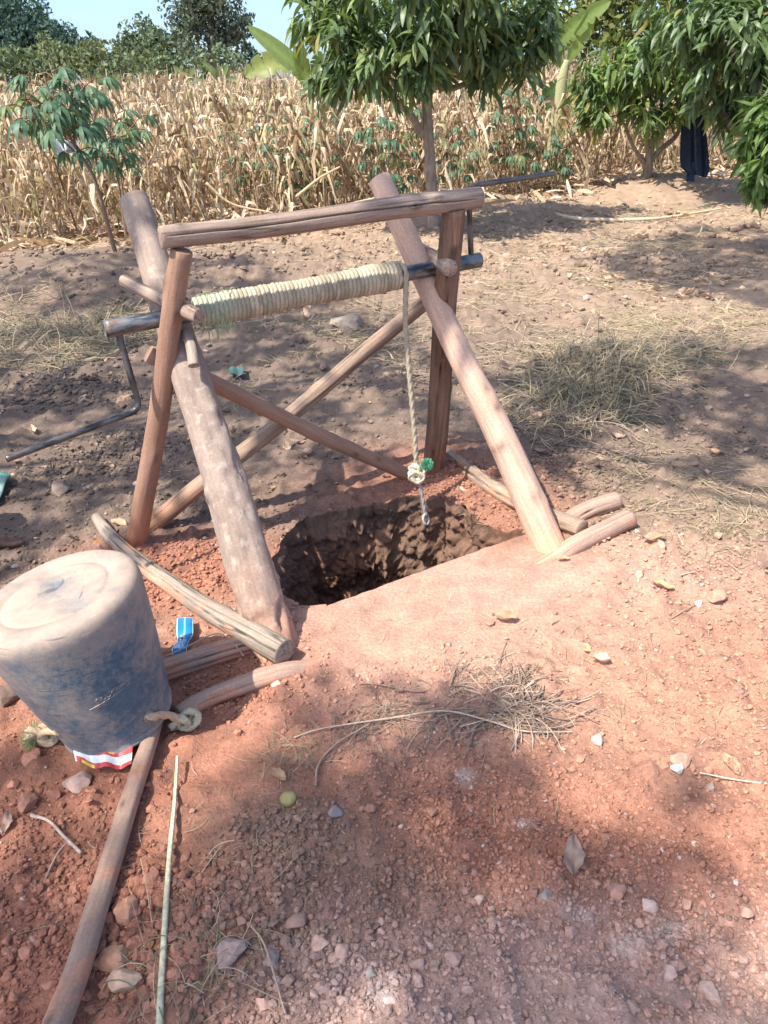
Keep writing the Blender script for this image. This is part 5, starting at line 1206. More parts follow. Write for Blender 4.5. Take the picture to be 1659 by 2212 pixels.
# trees further back: crowns of small leaf sprays
LEAFQ = (np.array([(-.5, 0, 0), (0, .5, .12), (.5, 0, 0), (0, -.5, .12)], float), [np.array([(0, 1, 2, 3)])])
def far_tree(name, label, base, blobs, leaf, dens, cols, trunk_r=0.3, seed=0, group='trees beyond the maize field', squash=0.85, cat='tree'):
    r = np.random.default_rng(seed); base = np.asarray(base, float); root = empty(name, base); tag(root, label, cat, group)
    top = max((c for c, _ in blobs), key=lambda c: c[2])
    V, Fs, g = tube(spline([base + np.array([0, 0, -.5]), (base * 2 + top) / 3, top], 14), np.linspace(trunk_r, trunk_r * .25, 14), 8, True)
    obj('trunk', make_mesh('trunk', V - base, Fs, M['bark_dark'], np.array((.2, .2, .2)), g), root)
    mb = MB()
    for c, rad in blobs:
        # sub-clumps on the blob
        k = max(5, int(9 * rad / (leaf * 4))); d = r.normal(size=(k, 3)); d /= np.linalg.norm(d, axis=1)[:, None]
        cc0 = np.asarray(c) + d * (rad * (0.5 + 0.5 * r.random(k)))[:, None] * np.array([1, 1, squash]); rr0 = rad * r.uniform(0.25, 0.45, k)
        nper = np.maximum(8, (dens * (rr0 / leaf) ** 2)).astype(int)
        P = []; Nn = []; sh = []
        for a, b2, n_ in zip(cc0, rr0, nper):
            e = r.normal(size=(n_, 3)); e /= np.linalg.norm(e, axis=1)[:, None]; P.append(a + e * b2 * (0.6 + 0.5 * r.random((n_, 1)))); Nn.append(e); sh.append(np.full(n_, r.uniform(.75, 1.25)))
        P = np.concatenate(P); Nn = np.concatenate(Nn); n_ = len(P); sh = np.concatenate(sh)
        R = rot_from(r.normal(size=(n_, 3)) + np.array([0, 0, -.3]), Nn + r.normal(0, .5, (n_, 3)))
        S = leaf * r.uniform(.6, 1.3, (n_, 1)) * np.array([[0.7, 1.3, 1]])
        V, Fs, c_ = instance(LEAFQ[0], LEAFQ[1], R, P, S, np.array(cols)[r.integers(0, len(cols), n_)] * (sh * r.uniform(.8, 1.2, n_))[:, None]); mb.add(V - base, Fs, c_)
    mb.build('crown', M['far_leaf'], root)
    return root
def fb(Y0, lst): return [(D(u, v, Y0 + dy), r) for u, v, r, dy in lst]
HAZE_BG = [(0.07, 0.125, 0.105), (0.085, 0.145, 0.12), (0.06, 0.11, 0.10)]; OG = [(0.17, 0.20, 0.11), (0.19, 0.22, 0.125), (0.14, 0.175, 0.095)]; MG = [(0.12, 0.165, 0.10), (0.10, 0.15, 0.095), (0.14, 0.19, 0.11)]  # far crowns paled and blued, distance haze mixed into the leaf colour
def base_at(u, Y0): p = D(u, 160, Y0); return np.array([p[0], p[1], float(height(p[0], p[1]))])
far_tree('broadleaf_tree', 'tall dark blue-green tree at the corner of the sky beyond the maize', base_at(20, 48), fb(48, [(15, 40, 2.3, 0), (60, 60, 1.9, 1), (-30, 70, 2.4, 0), (30, 100, 2.0, -1), (75, 110, 1.5, 0), (10, 130, 1.6, -1)]), 0.22, 9, HAZE_BG, seed=1)
far_tree('broadleaf_tree', 'rounded dark tree next to the corner tree, lower than it', base_at(135, 47), fb(47, [(120, 85, 1.2, 0), (145, 105, 1.3, 0), (110, 115, 1.3, 0), (170, 120, .9, 0), (130, 130, 1.2, -1)]), 0.2, 9, HAZE_BG, seed=2)
far_tree('cypress_tree', 'small pointed tree standing alone against the sky', base_at(193, 60), fb(60, [(190, 85, .5, 0), (188, 95, .8, 0), (198, 102, .9, 0), (185, 108, .9, 0), (196, 125, 1.1, 0)]), 0.28, 8, HAZE_BG, seed=3)
far_tree('acacia_tree', 'spreading olive-green tree with a flat layered crown', base_at(190, 40), fb(40, [(110, 115, 1.0, 0), (150, 125, 1.2, 0), (215, 128, 1.2, 0), (170, 140, 1.3, -1), (240, 135, 1.1, 0), (120, 140, 1.2, 0), (265, 145, 1.1, 0), (200, 150, 1.1, 0)]), 0.2, 8, OG, seed=4, squash=0.55)
far_tree('broadleaf_tree', 'dome-shaped pale green tree in the middle of the tree line', base_at(310, 50), fb(50, [(300, 88, 1.2, 0), (325, 95, 1.3, 0), (350, 100, 1.1, 0), (300, 115, 1.5, -1), (345, 125, 1.6, -1), (280, 105, .9, 0), (370, 130, 1.3, 0)]), 0.2, 9, MG + OG[:1], seed=5)
far_tree('broadleaf_tree', 'tall grey-green tree rising above the tree line', base_at(450, 44), fb(44, [(430, 10, 1.5, 0), (465, 20, 1.4, 0), (400, 25, 1.2, 0), (490, 45, 1.2, 0), (450, 55, 1.6, 0), (410, 65, 1.2, 0), (480, 85, 1.0, 0), (385, 50, .8, 0), (515, 60, .8, 0), (430, 100, 1.2, 0), (455, -30, 1.5, 0), (525, 50, .5, 0), (410, 130, 1.0, 0)]), 0.2, 6, [(0.13, 0.165, 0.125), (0.15, 0.185, 0.14), (0.11, 0.145, 0.115)], seed=6, trunk_r=0.4)
far_tree('shrub', 'olive shrub in front of the tall grey-green tree', base_at(400, 38), fb(38, [(380, 140, 1.1, 0), (425, 145, 1.1, 0), (470, 150, 1.1, 0), (330, 148, 1.0, 0), (505, 155, .9, 0)]), 0.19, 8, OG + MG, trunk_r=.1, seed=7, cat='shrub')
far_tree('shrub', 'olive shrub below the corner tree at the field edge', base_at(40, 36), fb(36, [(20, 150, 1.1, 0), (70, 150, 1.0, 0), (120, 158, .9, 0), (-30, 150, 1.2, 0), (270, 160, .9, 0), (210, 162, .9, 0)]), 0.19, 8, OG + MG, trunk_r=.1, seed=8, cat='shrub')
far_tree('conifer_tree', 'narrow dark spire of a tree beside the banana plants', base_at(528, 55), fb(55, [(528, 96, .35, 0), (527, 108, .55, 0), (530, 122, .8, 0), (528, 135, .9, 0), (545, 118, .5, 0), (546, 132, .7, 0)]), 0.25, 9, HAZE_BG, trunk_r=.15, seed=9)
far_tree('broadleaf_tree', 'sunlit yellow-green tree behind the low bushy mango', base_at(1330, 22), fb(22, [(1270, 20, .9, 0), (1340, 40, 1.0, 0), (1420, 10, 1.1, 0), (1300, 100, .8, 0), (1380, 90, .8, 0), (1250, 80, .5, 0), (1330, -60, 1.3, 0), (1450, -60, 1.3, 0), (1450, 70, .8, 0)]), 0.17, 8, [(0.16, 0.19, 0.06), (0.12, 0.16, 0.05), (0.2, 0.21, 0.08)], seed=10, trunk_r=.2)
far_tree('broadleaf_tree', 'mid green tree filling the gap behind the large dark mango', base_at(1580, 20), fb(20, [(1560, 50, 1.2, 0), (1640, 0, 1.2, 0), (1500, 110, .9, 0), (1650, 120, 1.1, 0), (1560, 180, .8, 0), (1620, 230, .7, 0)]), 0.17, 8, MG, seed=11, trunk_r=.2)
far_tree('broadleaf_tree', 'small green tree between the slim mango and the banana leaves', base_at(1170, 26), fb(26, [(1130, 30, .9, 0), (1190, 50, .8, 0), (1100, 80, .8, 0), (1160, -30, 1.0, 0), (1185, 190, .5, 0), (1200, 120, .6, 0)]), 0.15, 8, [(0.22, 0.28, 0.10), (0.17, 0.22, 0.08)], seed=12, trunk_r=.15)
far_tree('shrub', 'green shrub at the field edge under the banana leaves', base_at(1230, 17), fb(17, [(1230, 200, .4, 0), (1260, 150, .5, 0), (1225, 260, .3, 0)]), 0.12, 9, MG + OG, trunk_r=.06, seed=13, cat='shrub')

# banana plants
def banana(name, label, base, stem, leaves, Y0, cols):
    root = empty(name, base); tag(root, label, 'banana plant')
    V, Fs, g = tube(spline(stem[0], 16), np.interp(np.linspace(0, 1, 16), np.linspace(0, 1, len(stem[1])), stem[1]), 12)
    obj('pseudostem', make_mesh('pseudostem', V - base, Fs, M['twig'], np.array((0.36, 0.36, 0.2)), g), root)
    for k, (pts, wid, tear) in enumerate(leaves):
        n = 34; P = spline(pts, n); T, U, B = frames(P); s = np.linspace(0, 1, n)
        w_ = wid * np.clip(np.sin(np.pi * np.clip((s - 0.12) / 0.88, 0.0, 1)) ** 0.55, 0.03, 1); w_[s < 0.12] = 0.02
        side_ = np.cross(T, np.array([0.25, -1.0, 0.35])); side_ /= np.linalg.norm(side_, axis=1)[:, None]; nr = np.cross(side_, T)
        r = np.random.default_rng(k + int(Y0 * 10)); wl = w_ * (1 - tear * (r.random(n) < 0.12)); wr = w_ * (1 - tear * (r.random(n) < 0.12))
        V = np.stack([P - side_ * wl[:, None] + nr * (wl * .25)[:, None], P - side_ * (wl * .5)[:, None] + nr * (wl * .16)[:, None], P, P + side_ * (wr * .5)[:, None] + nr * (wr * .16)[:, None], P + side_ * wr[:, None] + nr * (wr * .25)[:, None]], 1).reshape(-1, 3)
        f = np.array([(i_ * 5 + j_, i_ * 5 + j_ + 1, (i_ + 1) * 5 + j_ + 1, (i_ + 1) * 5 + j_) for i_ in range(n - 1) for j_ in range(4)])
        c = np.tile(np.array(cols[k % len(cols)]), (len(V), 1)); c[2::5] *= 1.25
        obj('leaf', make_mesh('leaf', V - base, [f], M['banana'], c), root)
    return root
bY = 11.0; bb = base_at(690, bY)
banana('banana_plant', 'banana plant with a long pale leaf reaching into the sky', bb, ([bb, D(680, 230, bY), D(665, 195, bY)], [.1, .09, .05]),
    [([D(662, 200, bY), D(640, 150, bY), D(598, 108, bY), D(533, 56, bY)], .11, .5), ([D(664, 205, bY), D(655, 160, bY), D(648, 120, bY), D(640, 85, bY - .1)], .10, .3), ([D(668, 205, bY), D(690, 150, bY), D(690, 110, bY)], .14, .6), ([D(668, 215, bY), D(720, 190, bY), D(700, 260, bY)], .12, .7), ([D(655, 160, bY + 1), D(600, 140, bY + 1), D(565, 145, bY + 1), D(530, 165, bY + 1)], .16, .6)], bY, [(0.22, 0.30, 0.11), (0.26, 0.32, 0.09), (0.14, 0.22, 0.07), (0.3, 0.22, 0.12), (0.3, 0.34, 0.12)])
bY = 12.5; bb = base_at(1200, bY)
banana('banana_plant', 'banana plant with broad bright leaves beside the low bushy mango', bb, ([bb, D(1205, 250, bY), D(1215, 170, bY), D(1225, 130, bY)], [.11, .10, .08, .04]),
    [([D(1190, 130, bY), D(1215, 85, bY), D(1255, 45, bY), D(1320, 2, bY - .1)], .15, .5), ([D(1222, 150, bY), D(1240, 105, bY), D(1262, 65, bY), D(1285, 10, bY)], .12, .5), ([D(1220, 160, bY), D(1200, 120, bY), D(1196, 70, bY), D(1205, 10, bY)], .13, .6), ([D(1218, 170, bY), D(1190, 200, bY), D(1170, 240, bY)], .14, .6), ([D(1215, 190, bY), D(1240, 230, bY - .2), D(1215, 280, bY - .3)], .10, .8)], bY, [(0.22, 0.30, 0.09), (0.26, 0.33, 0.10), (0.15, 0.24, 0.08), (0.10, 0.17, 0.07), (0.45, 0.32, 0.18)])
for k, (u, v, s_, lab) in enumerate([(470, 180, 1.0, 'small banana plant in the maize below the tall grey-green tree'), (400, 180, .8, 'small banana plant among the maize tops left of another small one'), (235, 200, .9, 'small banana plant among the maize tops behind the cassava')]):
    bY = 24.0; q = base_at(u, bY); c0 = D(u, v, bY)
    banana('banana_plant', lab, q, ([q, c0], [.1, .06]), [([c0, D(u - 10 * s_, v - 25 * s_, bY), D(u - 32 * s_, v - 45 * s_, bY)], .09, .4), ([c0, D(u + 12 * s_, v - 22 * s_, bY), D(u + 22 * s_, v - 42 * s_, bY)], .09, .4), ([c0, D(u + 15 * s_, v - 8, bY), D(u + 48 * s_, v - 10 * s_, bY)], .08, .5), ([c0, D(u + 2, v - 20 * s_, bY), D(u + 3, v - 40 * s_, bY)], .08, .3)], bY, [(0.16, 0.22, 0.09), (0.2, 0.26, 0.1)])

# cassava
def cassava_leaf(nlf, seed, colr):
    mb = MB(); r = np.random.default_rng(seed)
    pet = spline([(0, 0, 0), (0, .10, .035), (0, .21, .03)], 6); V, Fs, g = tube(pet, [.004] * 6, 4, False); mb.add(V, Fs, np.array((0.22, 0.10, 0.06)))
    V0, F0 = blade(6, lambda s: 0.105 * max(0.03, math.sin(math.pi * min(1, s ** 0.9 * 0.97 + 0.015))), 0.75, 0.04)
    for k in range(nlf):
        a = (k - (nlf - 1) / 2) * (4.4 / nlf) ; ln = 0.20 * (1 - 0.28 * abs(a) / 2.2) * r.uniform(.9, 1.1)
        ca, sa = math.cos(a), math.sin(a); dr = np.array([sa, ca, -0.25 - 0.15 * r.random()]); R = rot_from(dr[None], np.array([[0, 0, 1.0]]))[0]
        mb.add((R @ (V0 * ln).T).T + np.array([0, .21, .03]), F0, np.array(colr) * r.uniform(.85, 1.15))
    return mb.mesh('leaf', M['cassava'])
CL = [cassava_leaf(n, k, c) for k, (n, c) in enumerate([(6, (0.09, 0.175, 0.105)), (7, (0.105, 0.195, 0.115)), (7, (0.125, 0.22, 0.125)), (6, (0.17, 0.21, 0.085)), (7, (0.08, 0.155, 0.10))])]
def cassava(name, label, base, stems, nleaf, size, seed, group=None):
    root = empty(name, base); tag(root, label, 'cassava plant', group); r = np.random.default_rng(seed)
    for pts, rad in stems:
        P = spline(pts, 24); V, Fs, g = tube(P, np.linspace(rad, rad * .4, 24), 7)
        obj('stem', make_mesh('stem', V - base, Fs, M['twig'], np.array((0.24, 0.17, 0.12)), g), root)
        for k in range(nleaf):
            t = 0.42 + 0.58 * (k + r.random()) / nleaf; p = P[min(23, int(t * 23))]
            az = k * 2.4 + r.uniform(-.4, .4); el = r.uniform(-0.25, 0.45) + 0.5 * max(0, t - .85) * 3
            d = np.array([[math.cos(az) * math.cos(el), math.sin(az) * math.cos(el), math.sin(el)]])
            R = rot_from(d, np.array([[0, 0, 1.0]]))[0]; o = obj('leaf', CL[r.integers(0, len(CL))], root)
            o.matrix_local = Matrix.Translation(Vector(p - base)) @ Matrix(R.tolist()).to_4x4() @ Matrix.Scale(float(size * r.uniform(.8, 1.2)), 4)
c1 = W(250, 548); cy1 = c1[1]
cassava('cassava_plant', 'tall leaning cassava plant with dark drooping leaves at the front of the maize', c1, [([c1, D(205, 390, cy1), D(165, 320, cy1), D(120, 240, cy1 - .1), D(95, 165, cy1 - .1)], .022), ([D(205, 390, cy1), D(160, 300, cy1 + .2), D(150, 230, cy1 + .3), D(190, 180, cy1 + .3)], .014), ([D(180, 345, cy1), D(110, 280, cy1 - .3), D(50, 230, cy1 - .3)], .012)], 22, 1.05, 1)
c2 = W(275, 530); cy2 = c2[1]
cassava('cassava_plant', 'slimmer cassava plant with two upright stems behind the end of the thick log', c2, [([c2, D(252, 370, cy2), D(240, 310, cy2), D(238, 262, cy2)], .016), ([c2, D(262, 390, cy2), D(246, 330, cy2), D(300, 255, cy2 - .1)], .014)], 17, 1.0, 2)
for k, (u, v, hgt, nst, sz, lab) in enumerate([(840, 470, 225, 3, .95, 'dark green cassava plant close to the slim mango trunk'), (985, 455, 185, 2, .8, 'small cassava plant just past the slim mango trunk'), (1110, 428, 228, 3, .95, 'cassava plant standing in front of the maize below the banana leaves'), (1195, 420, 125, 2, .8, 'short cassava plant beside the low bushy mango stems'), (610, 480, 230, 3, .8, 'thin pale cassava plant within the maize behind the beam'), (520, 478, 198, 2, .7, 'faint cassava plant within the maize left of a taller one'), (690, 475, 225, 2, .7, 'leggy cassava plant with bare dark stems within the maize')]):
    b0 = W(u, v); by = b0[1]; st = []
    for q in range(nst):
        du = (q - (nst - 1) / 2) * 38; st.append(([b0 + np.array([.05 * q, 0, 0]), D(u + du * .4, v - hgt * .4, by), D(u + du, v - hgt, by + .1 * q)], .012))
    cassava('cassava_plant', lab, b0, st, 11, sz, 20 + k)

# ------------------------------------------------------------------ maize
STRAWC = [(0.56, 0.43, 0.29), (0.64, 0.51, 0.36), (0.48, 0.355, 0.235), (0.38, 0.265, 0.17), (0.72, 0.60, 0.46), (0.27, 0.185, 0.12), (0.42, 0.38, 0.21)]
def maize_leaf(seed, L, k=7):
    r = np.random.default_rng(seed); s = np.linspace(0, 1, k)
    ph = np.interp(s, [0, .12, .3, 1], [1.0, 0.5 + r.uniform(-.3, .3), -1.0, -1.45 + r.uniform(0, .35)]); st = L / (k - 1)
    x = np.concatenate([[0], np.cumsum(np.cos(ph[:-1]) * st)]); z = np.concatenate([[0], np.cumsum(np.sin(ph[:-1]) * st)])
    wob = 0.03 * np.cumsum(r.normal(size=k)) * s; P = np.stack([x, wob, z], -1)
    w_ = np.array([0.026, .030, .031, .028, .024, .017, .005]) if k == 7 else np.array([.028, .030, .024, .006])
    w_ = w_ * r.uniform(.45, 0.95); tw = np.cumsum(r.normal(0, .45, k)); T = np.gradient(P, axis=0); T /= np.linalg.norm(T, axis=1)[:, None]
    sd = np.cross(T, np.array([0, 0, 1.0]) + 1e-3); sd = np.stack([np.zeros(k), np.ones(k), np.zeros(k)], -1); nr = np.cross(T, sd)
    sd = sd * np.cos(tw)[:, None] + nr * np.sin(tw)[:, None]
    V = np.stack([P - sd * w_[:, None], P + nr * .006, P + sd * w_[:, None]], 1).reshape(-1, 3)
    f = np.array([(i_ * 3 + j_, i_ * 3 + j_ + 1, (i_ + 1) * 3 + j_ + 1, (i_ + 1) * 3 + j_) for i_ in range(k - 1) for j_ in range(2)])
    return V, [f]
def maize_spec(seed):
    r = np.random.default_rng(seed); H = r.uniform(1.1, 1.8); ln = r.normal(0, .09, 2); top = np.array([ln[0] * H, ln[1] * H, H])
    stem = spline([(0, 0, -.05), top * .5 + np.array([r.normal() * .02, r.normal() * .02, 0]), top], 8); lv = []
    nl = r.integers(12, 17); a0 = r.uniform(0, 6.28)
    for k in range(nl):
        t = 0.12 + 0.82 * (k + r.uniform(0, .5)) / nl; p = stem[0] + (stem[-1] - stem[0]) * t; az = a0 + k * math.pi + r.normal(0, .7)
        lv.append((p, az, r.integers(0, 10), r.uniform(.75, 1.15), r.integers(0, len(STRAWC))))
    return stem, lv, r.integers(0, len(STRAWC)), H
MLEAF = [maize_leaf(300 + k, [.45, .55, .62, .5, .7][k % 5]) for k in range(10)]
def rz3(a): c_, s_ = math.cos(a), math.sin(a); return np.array([[c_, -s_, 0], [s_, c_, 0], [0, 0, 1.0]])
def husk(p, az, r):
    P = spline([p, p + np.array([math.cos(az) * .05, math.sin(az) * .05, .01]), p + np.array([math.cos(az) * .09, math.sin(az) * .09, -.16])], 8)
    return tube(P, [.006, .018, .026, .028, .026, .02, .012, .004], 7)
def lighten(V, F):
    V = V.reshape(-1, 3, 3)[[0, 1, 2, 4, 6]][:, [0, 2]].reshape(-1, 3); return V, [np.array([(i_ * 2, i_ * 2 + 1, i_ * 2 + 3, i_ * 2 + 2) for i_ in range(4)])]
MLIGHT = [lighten(*q) for q in MLEAF]
def maize_whole(seed, light=False):
    stem, lv, c0, H = maize_spec(seed); mb = MB(); r = np.random.default_rng(seed + 5)
    V, Fs, g = tube(stem, np.linspace(.012, .005, 8), 5, False); mb.add(V, Fs, np.array(STRAWC[c0]) * .85)
    for p, az, k, s_, ci in lv:
        V, Fs = MLEAF[k] if not light else MLIGHT[k]; mb.add((rz3(az) @ (V * s_).T).T + p, Fs, np.array(STRAWC[ci]) * r.uniform(.75, 1.15))
    if r.random() < .7:
        V, Fs, g = husk(stem[4], r.uniform(0, 6), r); mb.add(V, Fs, np.array(STRAWC[4]))
    return mb
WH = [maize_whole(500 + k) for k in range(14)]
WHM = [w_.mesh('maize_stalk', M['dry'], True) for w_ in WH]
WH = [maize_whole(500 + k, True) for k in range(14)]
LEAFM = [[make_mesh('leaf', MLEAF[k][0], MLEAF[k][1], M['dry'], np.array(c)) for c in STRAWC] for k in range(10)]
EDGE = np.array([[-60, 8.6], [-6, 9.0], [-3, 9.3], [0, 10.2], [2.5, 11.6], [5, 12.6], [9, 13.6], [60, 16]])
def edge_y(x): return np.interp(x, EDGE[:, 0], EDGE[:, 1])
cand = []
mr = np.random.default_rng(77)
for row in range(60):
    off = 0.1 + row * 0.46
    if off > 26: break
    for x in np.arange(-34, 34, 0.28 if off < 4 else 0.36):
        xx = x + mr.normal(0, .10); yy = edge_y(xx) + off + mr.normal(0, .12)
        if abs(xx) > 0.8 + yy * 0.56: continue
        if mr.random() < 0.08: continue
        cand.append((xx, yy, off))
cand = np.array(cand); order = np.argsort(cand[:, 2]); cand = cand[order]
GRPL = 'dry tan maize stalk standing in the front rows of the field'
nind = 0; stuff_idx = []
for x, y, off in cand:
    u_, v_, Z_ = project(np.array([x, y, 0.6])); vis = (-40 < u_ < 1700)
    z = float(height(x, y)) - 0.02
    if vis and nind < 62:            # nearest: stalk with every leaf a part
        seed = 900 + nind; stem, lv, c0, H = maize_spec(seed); root = empty('maize_stalk', (x, y, z)); tag(root, GRPL, 'maize', 'maize stalks in the front rows')
        V, Fs, g = tube(stem, np.linspace(.012, .005, 8), 6, True); obj('stem', make_mesh('stem', V, Fs, M['dry'], np.array(STRAWC[c0]) * .85, g), root)
        for p, az, k, s_, ci in lv:
            o = obj('leaf', LEAFM[k][ci], root); o.location = p; o.rotation_euler = (0, 0, az); o.scale = (s_, s_, s_)
        if seed % 3: 
            V, Fs, g = husk(stem[4], seed * 1.3, None); obj('ear', make_mesh('ear', V, Fs, M['dry'], np.array(STRAWC[4]), g), root)
        nind += 1
    elif vis and nind < 290:
        o = obj('maize_stalk', WHM[mr.integers(0, 14)]); o.location = (x, y, z); o.rotation_euler = (mr.normal(0, .05), mr.normal(0, .05), mr.uniform(0, 6.28)); s_ = mr.uniform(.85, 1.12); o.scale = (s_, s_, s_)
        tag(o, GRPL, 'maize', 'maize stalks in the front rows'); nind += 1
    else: stuff_idx.append((x, y, z))
si = np.array(stuff_idx); far = si[:, 1] > 26
keepm = ~far | (mr.random(len(si)) < 0.55); si = si[keepm]; kinds = mr.integers(0, 14, len(si)); mbm = MB()
for k in range(14):
    sel = np.where(kinds == k)[0]
    if not len(sel): continue
    V0 = np.concatenate(WH[k].V); F0 = [np.concatenate(f) for f in WH[k].F.values()]; C0 = np.concatenate(WH[k].c)
    a = mr.uniform(0, 6.28, len(sel)); R = np.stack([rz3(q) for q in a])
    V, Fs, _ = instance(V0, F0, R, si[sel], mr.uniform(.85, 1.1, len(sel)), np.zeros((len(sel), 3))); mbm.add(V, Fs, np.tile(C0, (len(sel), 1)) * np.repeat(mr.uniform(.8, 1.15, len(sel)), len(V0))[:, None])
tag(mbm.build('maize_field', M['dry']), 'dense dry tan maize filling the field behind the front rows', kind='stuff')
# litter of husks along the edge of the field and stalks that have fallen over
n = 2600; x = mr.uniform(-7, 9, n); y = edge_y(x) + mr.normal(0.3, .55, n); R = np.einsum('nij,njk->nik', np.stack([rz3(q) for q in mr.uniform(0, 6.28, n)]), np.tile(np.array([[1, 0, 0], [0, 0, -1], [0, 1, 0]], float), (n, 1, 1)))
LV = np.stack([np.linspace(-.5, .5, 5), 0.06 * np.sin(np.linspace(0, 3, 5)), np.zeros(5)], -1); w_ = np.array([.02, .06, .07, .05, .01])[:, None]
LV = np.stack([LV - w_ * [0, 0, 1], LV + w_ * [0, 0, 1]], 1).reshape(-1, 3); LF = [np.array([(i_ * 2, i_ * 2 + 1, i_ * 2 + 3, i_ * 2 + 2) for i_ in range(4)])]
LV = LV[:, [0, 2, 1]]
R = np.einsum('nij,njk->nik', np.stack([rz3(q) for q in mr.uniform(0, 6.28, n)]), np.stack([np.array(Matrix.Rotation(float(q), 3, 'X') @ Matrix.Rotation(float(p), 3, 'Y')) for q, p in zip(mr.normal(0, .5, n), mr.normal(0, .35, n))]))
V, Fs, c_ = instance(LV, LF, R, np.stack([x, y, height(x, y) + mr.uniform(.01, .1, n)], -1), mr.uniform(.15, .5, n), np.array(STRAWC)[mr.integers(0, 6, n)] * mr.uniform(.8, 1.2, (n, 1)))
mbl_ = MB(); mbl_.add(V, Fs, c_); tag(mbl_.build('maize_litter', M['dry']), 'fallen maize husks and leaves along the field edge', kind='stuff')
for k, (pts, lab) in enumerate([([(640, 425, .05), (690, 385, .35), (735, 360, .6)], 'fallen maize stalk slanting up behind the beam'), ([(445, 395, .4), (500, 440, .1), (590, 460, .05)], 'fallen maize stalk slanting down behind the thick log'), ([(0, 420, .5), (40, 480, .2), (85, 530, .05)], 'broken maize stalk leaning out at the edge of the field'), ([(700, 465, .06), (760, 440, .05), (850, 420, .1)], 'fallen maize stalk lying flat near the slim mango')]):
    P = [W(u, v) for u, v, _ in pts]; Y0 = min(p[1] for p in P); P = [D(u, v, min(Y0, 9.4)) for u, v, _ in pts]
    V, Fs, g = tube(spline(P, 20), np.linspace(.018, .010, 20), 7); o = obj('fallen_stalk', make_mesh('fallen_stalk', V - P[0], Fs, M['dry'], np.array((0.68, 0.52, 0.34)), g)); o.location = P[0]; tag(o, lab, 'maize')

# hanging dark cloth on the low mango limb
cy = ry - 0.35
lft = [(1484, 205), (1478, 240), (1473, 280), (1471, 330), (1472, 358), (1484, 372)]; rgt = [(1518, 200), (1522, 240), (1526, 290), (1530, 335), (1531, 368), (1524, 384)]
gl = spline([D(u, v, cy) for u, v in lft], 40); gr = spline([D(u, v, cy) for u, v in rgt], 40); t = np.linspace(0, 1, 36)[None, :, None]; g = gl[:, None] * (1 - t) + gr[:, None] * t
fold = 0.03 * np.sin(np.linspace(0, 17, 36))[None] * np.linspace(.4, 1, 40)[:, None] + 0.015 * np.sin(np.linspace(0, 31, 36) + 1)[None]; g[..., 1] += fold
clo = sheet('hanging_cloth', g, lambda s, t: np.tile(np.array([0.026, 0.038, 0.066]), (len(s), 1)) + (np.abs(t - 0.52) < 0.03)[:, None] * 0.05 + smooth(.55, 1, s)[:, None] * np.array([.015, .02, .035]), M['cloth'], 'dark navy cloth hanging from a branch of the low bushy mango', 'cloth', 0.006)
gl = spline([D(u, v, cy + .03) for u, v in [(1484, 350), (1484, 390), (1482, 424)]], 16); gr = spline([D(u, v, cy + .03) for u, v in [(1502, 350), (1500, 390), (1504, 421)]], 16); t = np.linspace(0, 1, 8)[None, :, None]; g = gl[:, None] * (1 - t) + gr[:, None] * t; g[..., 1] += .02 * np.sin(np.linspace(0, 6, 8))[None]
st_ = sheet('cloth_strip', g, lambda s, t: np.tile(np.array([0.05, 0.075, 0.14]), (len(s), 1)), M['cloth'], None, None, 0.006)
st_.parent = clo; st_.location = Vector(st_.location) - Vector(clo.location)

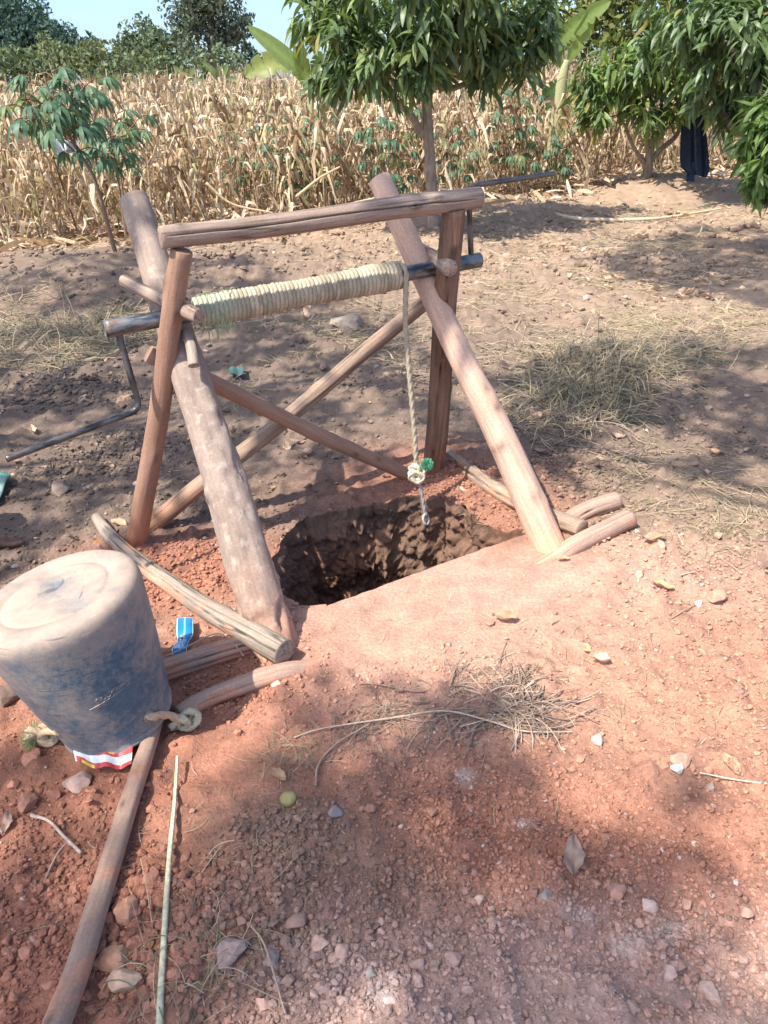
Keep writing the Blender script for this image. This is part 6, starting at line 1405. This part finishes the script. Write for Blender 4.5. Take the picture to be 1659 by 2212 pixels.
# ------------------------------------------------------------------ trees outside the picture whose branches shade the clearing
SH = SUN / SUN[2]
def over(u, v, r, h, k=1.9): p = W(u, v); return (p + SH * (h * k - 0.4), r * 1.1)
def shade_tree(label, base, top, clumps, seed, dens=66):
    base = np.array([*base, float(height(*base))]); top = np.array(top, float)
    limbs = []
    for c, r in clumps:
        m_ = (top + c) / 2 + np.array([0, 0, -.25]); limbs.append(([top, m_, c], [0.045, 0.03, 0.010]))
    mango_tree('mango_tree', label, base, ([base + np.array([0, 0, -.2]), base, (base + top) / 2 + np.array([.1, 0, 0]), top], [0.2, 0.17, 0.14, 0.1]), limbs, clumps, dens, 0.26, DG, 0, clump=False, seed=seed)
shade_tree('mango tree outside the picture shading the soil beyond the bucket', (-6.6, 1.0), (-5.6, 1.4, 4.6), [over(*a) for a in [(140, 760, .55, 3.4), (60, 900, .45, 3.2), (280, 850, .45, 3.6), (480, 740, .6, 3.8), (300, 1000, .36, 3.0), (600, 850, .42, 3.5), (690, 1000, .24, 3.1), (450, 1010, .26, 3.0), (250, 640, .7, 4.0), (720, 730, .5, 3.8), (100, 1080, .3, 3.0), (860, 800, .38, 3.6), (180, 1180, .2, 2.8), (780, 900, .25, 3.2), (420, 620, .6, 4.2), (650, 640, .5, 4.2)]], 31)
shade_tree('mango tree outside the picture shading the hay', (3.4, -1.6), (0.9, -0.4, 5.2), [over(*a) for a in [(1120, 930, .28, 3.4), (1290, 860, .32, 3.5), (1450, 830, .36, 3.6), (1230, 1000, .24, 3.2), (1600, 880, .36, 3.4), (1100, 820, .3, 3.6), (1350, 770, .3, 3.8), (1580, 540, .85, 4.2), (1440, 565, .6, 4.2), (1640, 610, .6, 4.2), (1520, 575, .6, 4.2), (1560, 760, .3, 3.8), (1010, 900, .2, 3.3), (1640, 1000, .2, 3.0)]], 32, 85)
shade_tree('mango tree outside the picture shading the front soil', (-6.4, -4.4), (-5.6, -3.2, 7.0), [over(*a, 3.2) for a in [(700, 1930, .24, 3.0), (520, 1850, .17, 2.9), (900, 1790, .18, 3.1), (1110, 1850, .2, 3.0), (820, 2090, .22, 3.2), (1180, 2080, .24, 3.0), (1480, 2020, .24, 3.2), (280, 2020, .2, 3.1), (130, 1830, .17, 2.9), (80, 2090, .2, 3.0), (500, 2130, .2, 3.2), (1010, 1660, .10, 2.8), (1060, 1540, .09, 2.7), (720, 1640, .10, 2.8), (1350, 2150, .2, 3.1), (960, 1960, .18, 3.0), (20, 1700, .1, 2.8), (640, 1750, .12, 2.9), (1250, 1950, .18, 3.0), (1620, 2150, .2, 3.0), (150, 1960, .13, 3)]], 33, 46)
